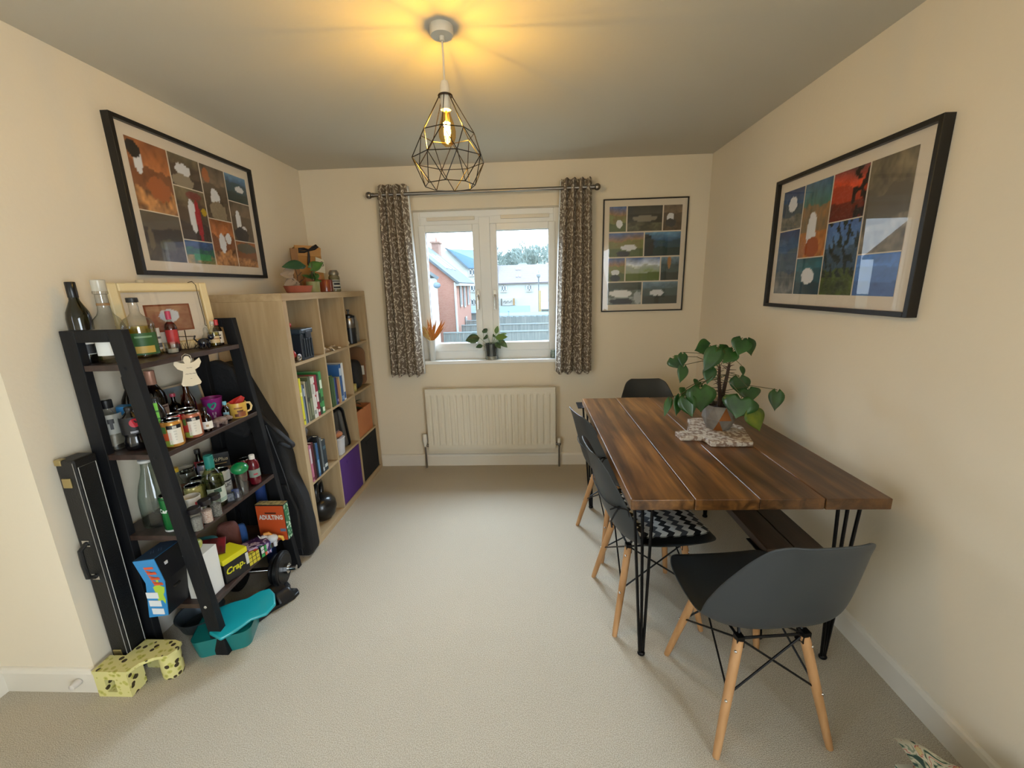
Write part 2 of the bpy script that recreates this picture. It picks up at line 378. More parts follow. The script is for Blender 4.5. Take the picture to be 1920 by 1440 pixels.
v = MB(); v.lathe([(.012, -.015), (.014, .0), (.014, .018)], (-.885, YB-.05, .205)); v.lathe([(.019, 0), (.021, .01), (.021, .03), (.019, .068), (.012, .078), (0, .08)], (-.885, YB-.05, .225)); v.build('thermostatic_valve', [M('valve_white', '#d8d4c8', .4)], rad, smooth=1)
v = MB(); v.tube([(.203, YB-.05, .20), (.235, YB-.05, .20)], .010); v.tube([(.235, YB-.05, .20), (.235, YB-.05, 0)], .0075); v.ball((.235, YB-.05, .2), .015); v.build('pipe', m_steel, rad, smooth=1)
MB().lathe([(.014, 0), (.013, .03), (.010, .04), (0, .041)], (.235, YB-.05, .213)).build('lockshield_cap', MATS['valve_white'], rad, smooth=1)

# ------------------------------------------------------------------ pendant lamp
pl = thing('pendant_lamp', 'black wire cage pendant lamp with a glowing amber filament bulb', 'pendant lamp', (BULB[0], BULB[1], 0))
m_white_pl = M('lamp_plastic', '#cfc6b4', .4)
MB().lathe([(.041, HT), (.041, HT-.022), (.038, HT-.028), (.010, HT-.029), (.008, HT-.042), (.004, HT-.044)][::-1], seg=32).build('ceiling_rose', m_white_pl, pl, smooth=1)
MB().tube([(0, 0, HT-.04), (0.001, 0, 2.27), (0, 0, 2.19)], .0032).build('flex', m_white_pl, pl, smooth=1)
MB().lathe([(.012, 2.195), (.016, 2.185), (.019, 2.152), (.019, 2.150), (.018, 2.115), (.0175, 2.112), (.0175, 2.104)][::-1], seg=24).build('lamp_holder', m_white_pl, pl, smooth=1)
m_wire = M('black_wire', '#1d1712', .35, .6)
def ring(r, z, n, ph): return [(r*math.cos(2*PI*(i+ph)/n), r*math.sin(2*PI*(i+ph)/n), z) for i in range(n)]
cg = MB(); N = 8; Rt, Rm, Rx, Rb = ring(.0225, 2.149, N, 0), ring(.098, 2.025, N, 0), ring(.134, 1.94, N, .5), ring(.094, 1.852, N, 0)
cg.tube(ring(.0235, 2.149, 24, 0), .0035, 6, closed=True)
for i in range(N):
    j = (i+1) % N; wr = .0017
    cg.tube([Rt[i], Rm[i]], wr, 5); cg.tube([Rm[i], Rm[j]], wr, 5); cg.tube([Rm[i], Rx[i]], wr, 5); cg.tube([Rm[j], Rx[i]], wr, 5)
    cg.tube([Rx[i], Rx[j]], wr, 5); cg.tube([Rx[i], Rb[i]], wr, 5); cg.tube([Rx[i], Rb[j]], wr, 5); cg.tube([Rb[i], Rb[j]], wr, 5)
cg.build('wire_cage', m_wire, pl, smooth=1)
bl = MB().lathe([(.013, 2.108), (.014, 2.10), (.017, 2.085), (.026, 2.06), (.0315, 2.035), (.030, 2.015), (.022, 1.995), (.010, 1.985), (0, 1.9835)][::-1], seg=32, cap=False)
bulb = bl.build('bulb', Mglass('amber_bulb_glass', (1, .86, .55), (.95, .62, .2), .9, .02), pl, smooth=1)
fl = MB()
for k in range(6):
    a = 2*PI*k/6; fl.tube([(.008*math.cos(a), .008*math.sin(a), 2.022), (.010*math.cos(a+.2), .010*math.sin(a+.2), 2.064)], .0024, 6)
fl.build('filament', M('filament_glow', '#ffb050', .5, emit=('#ffc070', 130)), bulb)
MB().lathe([(.004, 2.062), (.004, 2.1)], seg=10).build('glass_stem', M('stem_glass', '#caa060', .2), bulb)
ld = bpy.data.lights.new('bulb_light', 'POINT'); ld.energy = LAMP_W; ld.color = (1, .66, .10); ld.shadow_soft_size = .013
lo = bpy.data.objects.new('bulb_light', ld); lo.location = (0, 0, BULB[2]); lo.parent = pl; COL.objects.link(lo)
# ------------------------------------------------------------------ cube bookcase
m_oak = M('oak_foil', '#a58d69', .5, var=(3.2, '#b59e7b', 6), bump=(30, .05), stretch=(9, 9, .8))
m_oakh = M('oak_foil_horizontal', '#a58d69', .5, var=(3.2, '#b59e7b', 6), bump=(30, .05), stretch=(9, .8, 9))
BX0, BX1, BY0, BH = -1.668, -1.276, 2.13, 1.478
bc = thing('bookcase', 'tall pale oak cube bookcase with twelve cells standing along the left wall', 'bookcase', (BX0, BY0, 0))
D_ = BX1-BX0; fr = .039; tv = .016; cw = .335; ch = (BH-2*fr-3*tv)/4
bw = 3*cw+2*tv+2*fr
MB().bx(0, D_, 0, bw, BH-fr, BH).build('top_panel', m_oakh, bc, bevel=.0015)
MB().bx(0, D_, 0, bw, 0, fr).build('bottom_panel', m_oakh, bc, bevel=.0015)
for y in (0, bw-fr): MB().bx(0, D_, y, y+fr, fr, BH-fr).build('side_panel', m_oak, bc, bevel=.0015)
for i in (1, 2): y = fr+i*cw+(i-1)*tv; MB().bx(0, D_-.004, y, y+tv, fr, BH-fr).build('upright', m_oak, bc, bevel=.001)
cellz = [fr+k*(ch+tv) for k in range(4)]; celly = [BY0+fr+k*(cw+tv) for k in range(3)]
for k in (1, 2, 3):
    for i in range(3): y = fr+i*(cw+tv); MB().bx(0, D_-.004, y, y+cw, cellz[k]-tv, cellz[k]).build('shelf', m_oakh, bc, bevel=.001)
for i in (1, 2):
    c = ('purple', '#4b2470') if i == 1 else ('black', '#08080a')
    t_ = thing('storage_box', f'{c[0]} fabric storage box filling a bottom cell of the oak bookcase', 'storage box', (BX1-.008, celly[i]+cw/2, cellz[0]), 0)
    mm = M(c[0]+'_felt', c[1], .95, bump=(260, .3))
    MB().bx(-.37, 0, -.163, .163, 0, ch-.006).build('box_body', mm, t_, bevel=.006)
    q = MB(); q.bx(-.001, .0025, -.06, .06, ch-.07, ch-.045); q.build('pull_tab', mm, t_, bevel=.001)

# ------------------------------------------------------------------ leaning ladder shelf
m_blk = M('black_stained_wood', '#0c0d10', .6, var=(5, '#141519', 4), stretch=(6, 6, .6), bump=(40, .08), spec=.3)
m_walnut = M('dark_shelf_wood', '#2a1c16', .45, var=(3, '#41302a', 6), stretch=(10, 1, 10), bump=(60, .1))
m_bolt = M('bolt_cap', '#d6d4ce', .3, .6)
ls = thing('ladder_shelf', 'black slanted display shelf unit crowded with bottles and cans', 'shelf unit', (0, 0, 0))
LY0, LY1, LZ = 1.38, 1.96, 1.37
def legx(z): return -1.315-.125*z/1.37       # centre of the slanting front post
SHZ = [1.245, .905, .565, .25]
for (a, b) in ((LY0, LY0+.03), (LY1-.03, LY1)):
    poly = [(legx(0)-.0275, 0), (legx(0)+.0275, 0), (legx(LZ)+.0275, LZ), (legx(LZ)-.0275, LZ)]
    mb = MB().prism([(x, z) for x, z in poly], b-a, T=Matrix(((1, 0, 0, 0), (0, 0, 1, a), (0, 1, 0, 0), (0, 0, 0, 1)))); fp = mb.build('front_post', m_blk, ls, bevel=.002)
    MB().bx(-1.64, -1.585, a, b, 0, LZ).build('rear_post', m_blk, ls, bevel=.002)
    MB().bx(-1.585, legx(LZ-.02)-.027, a, b, LZ-.042, LZ).build('top_rail', m_blk, ls, bevel=.002)
    for z in SHZ:
        yb = a if a == LY0 else b
        MB().lathe([(.006, -.001), (.006, .0015), (.004, .0025)], T=Matrix.Translation((legx(z)-.002, LY0, z-.012)) @ FRONT, seg=12).build('bolt_cap', m_bolt if z == .25 else m_blk, fp) if a == LY0 else None
for z in SHZ:
    xf = legx(z)+.0275
    MB().bx(-1.655, xf, LY0+.03, LY1-.03, z-.02, z).build('shelf_board', m_walnut, ls, bevel=.0015)
    
    for ya, yb_ in ((LY0+.003, LY0+.03), (LY1-.03, LY1-.003)): MB().bx(-1.584, legx(z)-.0275, ya, yb_, z-.02, z).build('side_rail', m_walnut, ls)

# ------------------------------------------------------------------ framed photo collages
m_frame = M('black_frame', '#0d0b0b', .4, bump=(50, .05)); m_mount = M('mount_card', '#d8ccba', .9); m_matw = M('mount_white', '#ddd3c2', .9)
m_print = Mpaint(.35); m_picglass = Mglass('picture_glass', (.995, .995, .995), (.97, .97, .97), 1.0, .0)
def scene_fn(kind, seed):
    """colours of one printed snapshot as a function of (u right, v up)"""
    c = lin
    P = {'desert': ['#7d4a26', '#a8683a', '#4a2a18', '#c08a54'], 'dark': ['#1d1c1a', '#3a3a34', '#11100f', '#55543f'], 'lake': ['#5d86a8', '#2c4d6e', '#223a35', '#16242c'],
         'field': ['#3b5a92', '#c9d2dc', '#5a6a24', '#3c4a1c'], 'hills': ['#3e5a8a', '#8a6a40', '#5c6a3c', '#2e3622'], 'glacier': ['#6d8494', '#4a5a60', '#3e4a48', '#2c2a26'],
         'sunset': ['#5a3a3c', '#c2431c', '#7d2a18', '#20100c'], 'palms': ['#41609a', '#4a6a90', '#1d2a1c', '#4c5a16'], 'grove': ['#4a4234', '#6b604a', '#39332a', '#7c7260'],
         'sea': ['#3a5578', '#3f6a60', '#8a5a2a', '#a86a30'], 'teal': ['#1e4650', '#28606a', '#1a3640', '#16303a'], 'boat': ['#26365c', '#2a4a6c', '#3d4648', '#6f6a60'],
         'blue': ['#3d68a8', '#4a78b8', '#3a5f94', '#2d4c7c'], 'cave': ['#5d574a', '#3a3026', '#241c16', '#4c4232'], 'stadium': ['#2d4a78', '#2a4060', '#1f5a34', '#9a7a4a'],
         'market': ['#6a6048', '#5a4a38', '#3c2c24', '#2a2420'], 'village': ['#53483c', '#6b5a48', '#3e352c', '#57493a'], 'river': ['#39413a', '#2c3630', '#5a6462', '#8b9496']}[kind]
    cs = [c(x) for x in P]
    def f(u, v):
        n = vnoise(u*7, v*7, seed)*.6+vnoise(u*19, v*19, seed+3)*.4; h = .56+.16*vnoise(u*3, seed, 1)+.06*vnoise(u*9, seed, 2); h2 = .3+.1*vnoise(u*4, seed, 5)
        if v > h: base = mixc(cs[1], cs[0], min(1, (v-h)/.35)) if kind not in ('grove', 'cave') else mixc(cs[0], cs[1], n)
        elif v > h2: base = mixc(cs[1], cs[2], .35+.65*n)
        else: base = mixc(cs[2], cs[3], n)
        k = .75+1.1*n
        if kind == 'field' and abs(v-h) < .07: base = mixc(base, c('#cfd6dd'), .7*n)
        if kind == 'stadium' and .15 < v < .42 and abs(u-.55) < .3: base = c('#2d7a48')
        if kind == 'palms' and v > .25 and vnoise(u*14+v*6, v*10, seed+9) > .58: base = c('#16201a')
        if kind == 'sunset' and u > .62 and vnoise(u*9, v*9, seed) > .5: base = c('#140c0c')
        return tuple(min(1, x*k) for x in base)
    return f
def tile(parent, T, x0, x1, z0, z1, kind, seed, blobs=(), res=30):
    """one snapshot: blobs = (cx, cz, rx, rz, colour) in the tile's 0..1 frame"""
    f = scene_fn(kind, seed); bs = [(a, b, c, d, lin(e)) for a, b, c, d, e in blobs]
    nz = max(8, int(res*(z1-z0)/(x1-x0)))
    def cfn(u, v):
        col = f(u, v)
        for a, b, c, d, e in bs:
            wob = 1+.25*(vnoise(u*11, v*11, seed+20)-.5)*2
            if ((u-a)/c)**2+((v-b)/d)**2 < wob: col = mixc(e, (.8, .8, .8), 0) if False else e
        return col
    mb = MB(); mb.surf(lambda u, v: (x0+(x1-x0)*u, 0, z0+(z1-z0)*v), res, nz, 0, None, cfn); mb.uv = {}
    return mb.build('photo_print', m_print, parent)
def picture(label, loc, rz, W, Hh, fw, dep, tiles, mount, tape=False):
    """local frame: x right, z up, facing -y, back on y=0"""
    p = thing('picture_frame', label, 'picture', loc, rz, 'framed photo collages on the walls')
    mb = MB(); frame_ring(mb, -W/2, W/2, -Hh/2, Hh/2, fw, -dep, 0); fro = mb.build('frame', m_frame, p, bevel=.0015)
    MB().bx(-W/2+fw*.5, W/2-fw*.5, -dep*.45, -.003, -Hh/2+fw*.5, Hh/2-fw*.5).build('mount', mount, p)
    g = bpy.data.objects.new('photo_set', None)
    for i, (x0, x1, z0, z1, kind, blobs) in enumerate(tiles):
        o = tile(p, None, x0, x1, z0, z1, kind, i*3.7+W, blobs); o.location.y = -dep*.45-.0012
    bpy.data.objects.remove(g)
    gy = -dep*.45-.005; MB().add([(-W/2+fw*.6, gy, -Hh/2+fw*.6), (W/2-fw*.6, gy, -Hh/2+fw*.6), (W/2-fw*.6, gy, Hh/2-fw*.6), (-W/2+fw*.6, gy, Hh/2-fw*.6)], [(0, 1, 2, 3)]).build('glass', m_picglass, p)
    return p
WH = '#d9dbe0'
# left wall: local x runs +Y; frame spans Y 1.777..2.645, z 1.575..2.205
def tl(W, Hh, rects):
    out = []
    for (a, b, c, d, k, bl) in rects: out.append((-W/2+a*W, -W/2+b*W, Hh/2-d*Hh, Hh/2-c*Hh, k, bl))
    return out
WL, HL = .872, .632
g = .004
T1 = tl(WL, HL, [(.075, .31, .075+.03, .56, 'desert', [(.22, .72, .10, .2, WH), (.15, .85, .16, .12, '#241c1a'), (.62, .35, .3, .18, '#a25a2c')]),
    (.075, .31, .568, .90, 'cave', [(.55, .35, .2, .12, '#57513a'), (.15, .45, .07, .22, '#6a5c44')]),
    (.318, .53, .105, .33, 'market', [(.4, .55, .25, .2, WH), (.35, .15, .35, .25, '#8f8370')]),
    (.318, .53, .338, .72, 'market', [(.47, .5, .13, .32, WH), (.66, .42, .10, .42, '#a3222a'), (.6, .88, .3, .08, '#7a4038'), (.9, .6, .1, .08, '#b89a20')]),
    (.318, .53, .728, .90, 'stadium', []),
    (.538, .735, .105, .52, 'village', [(.45, .42, .2, .16, WH), (.5, .15, .35, .2, '#8d7f68'), (.2, .8, .14, .14, '#a8643a')]),
    (.538, .735, .528, .90, 'desert', [(.42, .5, .14, .2, WH), (.72, .62, .12, .12, WH)]),
    (.743, .94, .105, .33, 'lake', [(.62, .5, .2, .12, WH)]),
    (.743, .94, .338, .67, 'village', [(.33, .55, .12, .28, WH), (.55, .3, .12, .1, WH), (.4, .15, .35, .2, '#2c2a30')]),
    (.743, .94, .678, .90, 'desert', [(.5, .75, .5, .2, '#5a5648')])])
picture('large black framed travel collage on the left wall above the display shelf', (XL, 1.777+WL/2, 1.889), R(90), WL, HL, .018, .034, T1, m_mount)
WR_, HR_ = .885, .628   # right wall: local x runs -Y
T2 = tl(WR_, HR_, [(.06, .24, .10, .395, 'boat', [(.5, .62, .2, .2, WH)]), (.06, .24, .405, .89, 'boat', []),
    (.248, .45, .10, .62, 'sea', [(.42, .36, .18, .25, WH), (.5, .12, .28, .14, '#9a4a1e')]), (.248, .45, .628, .89, 'teal', [(.5, .5, .26, .22, WH)]),
    (.458, .67, .10, .405, 'sunset', []), (.458, .67, .413, .89, 'palms', []),
    (.678, .90, .10, .635, 'grove', []), (.678, .90, .643, .89, 'blue', [])])
picture('large black framed seaside collage on the right wall above the table', (XR, 1.477+WR_/2, 1.652), R(-90), WR_, HR_, .018, .036, T2, m_mount)
WB_, HB_ = .616, .812
T3 = tl(WB_, HB_, [(.075, .275, .065, .28, 'hills', [(.6, .3, .2, .16, WH)]), (.29, .70, .065, .28, 'dark', [(.5, .5, .35, .12, '#7d776a')]), (.715, .93, .065, .28, 'village', [(.38, .52, .2, .16, WH), (.4, .3, .3, .16, '#3a3a3c')]),
    (.075, .49, .292, .50, 'hills', [(.58, .38, .24, .13, WH), (.42, .12, .2, .13, '#20232c')]), (.505, .93, .292, .50, 'lake', [(.08, .4, .2, .5, '#1c2424')]),
    (.075, .275, .512, .72, 'hills', [(.45, .38, .26, .12, WH), (.42, .14, .3, .15, '#1c222e')]), (.29, .70, .512, .72, 'field', []), (.715, .93, .512, .72, 'glacier', [(.45, .8, .1, .3, '#a8794a')]),
    (.075, .49, .732, .935, 'river', [(.38, .5, .33, .17, '#e2e4e6'), (.4, .15, .36, .14, '#1c2433'), (.9, .3, .12, .3, '#aab0b4')]), (.505, .93, .732, .935, 'glacier', [(.42, .5, .2, .14, WH), (.42, .2, .08, .2, '#2a2c2e')])])
picture('small thin black framed holiday collage beside the right curtain', (.870, YB, 1.675), 0, WB_, HB_, .0085, .018, T3, m_mount)

# ------------------------------------------------------------------ dining table
def Mwood(name, a, b, dark, stretch, rough=.38, seed=0):
    if name in MATS: return MATS[name]
    m = M(name, a, rough); t = m.node_tree; L = t.links.new; bs = t.nodes['Principled BSDF']
    tcn = t.nodes.new('ShaderNodeTexCoord'); mp = t.nodes.new('ShaderNodeMapping'); mp.inputs['Scale'].default_value = stretch; mp.inputs['Location'].default_value = (seed*3.1, seed*1.7, 0); L(tcn.outputs['Object'], mp.inputs[0])
    n1 = t.nodes.new('ShaderNodeTexNoise'); n1.inputs['Scale'].default_value = 2.2; n1.inputs['Detail'].default_value = 7; n1.inputs['Distortion'].default_value = .6; L(mp.outputs[0], n1.inputs['Vector'])
    r1 = t.nodes.new('ShaderNodeValToRGB'); e = r1.color_ramp.elements; e[0].position = .32; e[0].color = (*lin(dark), 1); e[1].position = .7; e[1].color = (*lin(b), 1)
    k = r1.color_ramp.elements.new(.5); k.color = (*lin(a), 1); L(n1.outputs['Fac'], r1.inputs[0])
    vo = t.nodes.new('ShaderNodeTexVoronoi'); vo.inputs['Scale'].default_value = 4.2; mp2 = t.nodes.new('ShaderNodeMapping'); mp2.inputs['Scale'].default_value = (1.1, .55, .4); mp2.inputs['Location'].default_value = (seed, seed*.6, 0)
    L(tcn.outputs['Object'], mp2.inputs[0]); L(mp2.outputs[0], vo.inputs['Vector'])
    r2 = t.nodes.new('ShaderNodeValToRGB'); e = r2.color_ramp.elements; e[0].position = .03; e[0].color = (.12, .07, .04, 1); e[1].position = .16; e[1].color = (1, 1, 1, 1); L(vo.outputs['Distance'], r2.inputs[0])
    mx = t.nodes.new('ShaderNodeMix'); mx.data_type = 'RGBA'; mx.blend_type = 'MULTIPLY'; mx.inputs[0].default_value = .75; L(r1.outputs[0], mx.inputs[6]); L(r2.outputs[0], mx.inputs[7])
    n3 = t.nodes.new('ShaderNodeTexNoise'); n3.inputs['Scale'].default_value = 3.2; n3.inputs['Detail'].default_value = 3; mp3 = t.nodes.new('ShaderNodeMapping'); mp3.inputs['Scale'].default_value = (2.2, .8, 1); mp3.inputs['Location'].default_value = (seed*2.3, seed, 0); L(tcn.outputs['Object'], mp3.inputs[0]); L(mp3.outputs[0], n3.inputs['Vector'])
    r3 = t.nodes.new('ShaderNodeValToRGB'); e = r3.color_ramp.elements; e[0].position = .36; e[0].color = (.45, .40, .36, 1); e[1].position = .62; e[1].color = (1.25, 1.2, 1.12, 1); L(n3.outputs['Fac'], r3.inputs[0])
    m4 = t.nodes.new('ShaderNodeMix'); m4.data_type = 'RGBA'; m4.blend_type = 'MULTIPLY'; m4.inputs[0].default_value = .8; L(mx.outputs[2], m4.inputs[6]); L(r3.outputs[0], m4.inputs[7]); L(m4.outputs[2], bs.inputs['Base Color'])
    bm = t.nodes.new('ShaderNodeBump'); bm.inputs['Strength'].default_value = .35; bm.inputs['Distance'].default_value = .004; L(n1.outputs['Fac'], bm.inputs['Height']); L(bm.outputs[0], bs.inputs['Normal'])
    return m
TX0, TX1, TY0, TY1, TZ = .338, 1.200, 1.292, 2.60, .76
tb = thing('dining_table', 'long rustic brown plank dining table on black hairpin legs', 'table', ((TX0+TX1)/2, (TY0+TY1)/2, 0))
pw = (TX1-TX0)/4
m_hair = M('black_steel', '#131214', .35, .7)
for i in range(4):
    mm = Mwood('table_plank_wood_%d' % i, ['#6e4c2a', '#724d28', '#664526', '#5c3f24'][i], ['#94693a', '#926634', '#825a32', '#75522e'][i], '#452d16', (12, .9, 12), .34, i+1)
    dx = -pw*2+i*pw
    MB().bx(dx+.0012, dx+pw-.0012, -(TY1-TY0)/2-.003*(i % 2), (TY1-TY0)/2, TZ-.04, TZ+(.0015 if i == 1 else 0)).build('plank', mm, tb, bevel=.0035, bseg=3)
def hairpin(fx, fy, ox, oy, zt, r, parent, ox0=0, oy0=0):
    """three-rod leg: foot at (fx,fy), rods flaring to a plate under the top"""
    mb = MB(); tops = [(ox, oy*.25), (ox*.55, oy*.55), (ox*.05, oy)]
    tops = [(fx+a+ox0, fy+b+oy0) for a, b in tops]
    for k, (tx, ty) in enumerate(tops):
        s = (k-1)*.008; mb.tube([(tx, ty, zt), (fx+s, fy+s*.3, .02), (fx+s*.4, fy, .004)], r, 8)
    mb.ball((fx, fy, .011), (.016, .014, .011), 12, 8)
    cx = sum(t[0] for t in tops)/3; cy = sum(t[1] for t in tops)/3
    mb.box((cx, cy, zt+.002), (.13, .13, .004)); return mb.build('leg', m_hair, parent, smooth=1)
tcx, tcy = (TX0+TX1)/2, (TY0+TY1)/2
for fx, fy, sx, sy in ((.435, 1.403, -1, -1), (1.148, 1.395, 1, -1), (.40, 2.55, -1, 1), (1.15, 2.55, 1, 1)):
    hairpin(fx-tcx, fy-tcy, .06*sx if sx < 0 else -.05, .05*sy, TZ-.042, .006, tb)

# ------------------------------------------------------------------ bench
bn = thing('bench', 'dark wooden plank bench tucked under the table along the right wall', 'bench', (1.025, 1.97, 0))
mbw = Mwood('bench_wood', '#38261a', '#4c3626', '#1d130c', (7, .9, 7), .42, 9)
for i in (0, 1): MB().bx(-.11+i*.112, -.001+i*.112, -.515, .515, .42, .455).build('plank', mbw, bn, bevel=.003)
for fx, fy, sx, sy in ((-.075, -.48, -1, -1), (.085, -.485, 1, -1), (-.075, .46, -1, 1), (.085, .46, 1, 1)): hairpin(fx, fy, -.03*sx, -.04*sy, .416, .005, bn)

# ------------------------------------------------------------------ moulded chairs
m_shell = M('grey_moulded_plastic', '#2f3336', .5, bump=(350, .03)); m_beech = M('beech_dowel', '#a97c4e', .5, var=(4, '#bb8e60', 4), stretch=(8, 8, .8)); m_brace = M('black_wire_brace', '#100f10', .4, .6)
CL = [(.252, .402), (.243, .418), (.215, .430), (.14, .432), (.04, .424), (-.06, .420), (-.125, .430), (-.168, .462), (-.195, .52), (-.215, .59), (-.235, .66), (-.255, .73), (-.272, .785), (-.284, .812)]
HW = [.085, .140, .186, .220, .233, .236, .236, .235, .229, .214, .192, .166, .140, .098]
LF = [.0, .003, .008, .020, .032, .042, .052, .066, .070, .062, .050, .036, .020, .006]
def sm(a, t):
    t = t*(len(a)-1); i = min(int(t), len(a)-2); f = t-i
    g = lambda k: a[max(0, min(len(a)-1, k))]
    p0, p1, p2, p3 = g(i-1), g(i), g(i+1), g(i+2)
    h = lambda a, b, c, d: .5*((2*b)+(-a+c)*f+(2*a-5*b+4*c-d)*f*f+(-a+3*b-3*c+d)*f**3)
    return tuple(h(*q) for q in zip(p0, p1, p2, p3)) if isinstance(p0, tuple) else h(p0, p1, p2, p3)
def shell_pt(u, v, off=0):
    y, z = sm(CL, v); y2, z2 = sm(CL, min(1, v+.01)); y1, z1 = sm(CL, max(0, v-.01)); ty, tz = y2-y1, z2-z1; l = math.hypot(ty, tz) or 1; ny, nz = tz/l, -ty/l
    s = u*2-1; hw = sm(HW, v); e = sm(LF, v)*abs(s)**3.4+off
    x = hw*math.sin(s*PI/2*.98)/math.sin(PI/2*.98)*(1) if False else hw*s
    return (x, y+ny*e, z+nz*e)
def make_chair(label, loc, rz):
    c = thing('dining_chair', label, 'chair', loc, rz, 'grey moulded chairs round the dining table')
    mb = MB(); mb.surf(shell_pt, 24, 44); mb.uv = {}
    mb.build('seat_shell', m_shell, c, smooth=80, solid=.006, sub=1)
    br = MB()
    feet = [(.188, .19), (-.188, .19), (-.188, -.19), (.188, -.19)]; top = [(.105, .125), (-.105, .125), (-.105, -.115), (.105, -.115)]; zt = .385
    def P(i, z): k = (zt-z)/zt; return Vector((top[i][0]+(feet[i][0]-top[i][0])*k, top[i][1]+(feet[i][1]-top[i][1])*k, z))
    for i in range(4):
        l = MB(); l.tube([P(i, 0), P(i, .03), P(i, .2), P(i, .375)], [.0105, .012, .0145, .0155], 14)
        lo_ = l.build('leg', m_beech, c, smooth=1)
        for z in (.19, .345):
            b = MB()
            d = (P(i, 0)-P((i+2) % 4, 0)); d.z = 0; d.normalize(); b.ball(P(i, z)+d*.0145, .005, 10, 6)
            b.build('bolt', m_chrome, lo_, smooth=1)
        j = (i+1) % 4
        br.tube([P(i, .20), P(j, .378)], .0036, 6); br.tube([P(j, .20), P(i, .378)], .0036, 6)
        br.tube([P(i, .378), P(j, .378)], .0045, 6); br.box(P(i, .372), (.024, .024, .04))
        br.tube([P(i, .378), (top[i][0]*.9, top[i][1]*.75, .418)], .005, 6)
    br.build('wire_brace', m_brace, c, smooth=1)
    return c
CH = [((.743, 1.235, 0), R(5), 'grey moulded chair in the foreground with its back to the camera'),
      ((.519, 1.700, 0), R(-85), 'grey moulded chair with zigzag cushion nearer along the table side'),
      ((.515, 2.210, 0), R(-76), 'grey moulded chair with zigzag cushion nearer the radiator'),
      ((.825, 2.635, 0), R(180), 'grey moulded chair at the far end of the table by the window wall')]
ch0 = make_chair(CH[0][2], CH[0][0], CH[0][1])
for loc, rz, lab in CH[1:]: copy_tree(ch0, loc, rz, lab)

def Mzigzag():
    m = M('zigzag_cotton', '#d6d8d6', .85); t = m.node_tree; L = t.links.new; b = t.nodes['Principled BSDF']
    tcn = t.nodes.new('ShaderNodeTexCoord'); s = t.nodes.new('ShaderNodeSeparateXYZ'); L(tcn.outputs['Object'], s.inputs[0])
    pp = t.nodes.new('ShaderNodeMath'); pp.operation = 'PINGPONG'; pp.inputs[1].default_value = .021; L(s.outputs['X'], pp.inputs[0])
    ad = t.nodes.new('ShaderNodeMath'); ad.operation = 'ADD'; L(pp.outputs[0], ad.inputs[0]); L(s.outputs['Y'], ad.inputs[1])
    mu = t.nodes.new('ShaderNodeMath'); mu.operation = 'MULTIPLY'; mu.inputs[1].default_value = 9.0; L(ad.outputs[0], mu.inputs[0])
    fr_ = t.nodes.new('ShaderNodeMath'); fr_.operation = 'FRACT'; L(mu.outputs[0], fr_.inputs[0])
    cr = t.nodes.new('ShaderNodeValToRGB'); cr.color_ramp.interpolation = 'CONSTANT'; e = cr.color_ramp.elements
    e[0].position = 0; e[0].color = (*lin('#d9dbd8'), 1); e[1].position = .25; e[1].color = (*lin('#101216'), 1)
    for p, c in ((.5, '#d9dbd8'), (.75, '#4c5158')): k = e.new(p); k.color = (*lin(c), 1)
    L(fr_.outputs[0], cr.inputs[0]); L(cr.outputs[0], b.inputs['Base Color']); return m
m_zig = Mzigzag(); m_tie = M('black_tape', '#0e0e10', .8)
def cushion(label, ci):
    loc, rz, _ = CH[ci]
    c = thing('seat_cushion', label, 'cushion', (loc[0], loc[1], 0), rz, 'zigzag seat cushions')
    def rr(u, v, top):
        s, t_ = u*2-1, v*2-1; n = 5; q = (abs(s)**n+abs(t_)**n)**(1/n); m_ = max(abs(s), abs(t_)); k = m_/q if q > 1e-6 else 1
        x, y = s*k*.185, t_*k*.19+.035
        edge = max(0, 1-m_**6); zz = .024*edge+.002*math.sin(s*5)*math.cos(t_*4)*edge
        base = .436+.028*abs(s)**2.5+.012*max(0, t_-.5)*0+.05*max(0, -t_-.6)**1.2
        return (x, y, base+(.006+zz if top else 0))
    mb = MB(); mb.surf(lambda u, v: rr(u, v, 1), 24, 24); mb.surf(lambda u, v: rr(u, v, 0), 24, 24); mb.uv = {}
    mb.build('pad', m_zig, c, smooth=70, weld=True)
    t_ = MB(); band = [Vector(shell_pt(u/16, .705, -.009)) for u in range(17)]; t_.tube(band, .0026, 6)
    for s in (-1, 1):
        e = band[16 if s > 0 else 0]; t_.tube([(s*.13, -.12, .455), (s*.19, -.12, .475), e+Vector((s*.006, .004, 0)), e], .0026, 6)
    e = band[15]; t_.tube([e, e+Vector((.012, -.02, .012)), e+Vector((.004, -.034, -.002)), e+Vector((-.004, -.012, 0))], .0034, 6)
    t_.tube([e, e+Vector((.012, -.02, -.02)), e+Vector((.012, -.034, -.05)), e+Vector((.016, -.030, -.075))], .0036, 6); t_.ball(e, .007, 8, 6)
    t_.build('tie', m_tie, c, smooth=1)
cushion('black and white zigzag cushion tied to the chair nearer the foreground', 1)
cushion('black and white zigzag cushion tied to the chair nearer the radiator', 2)
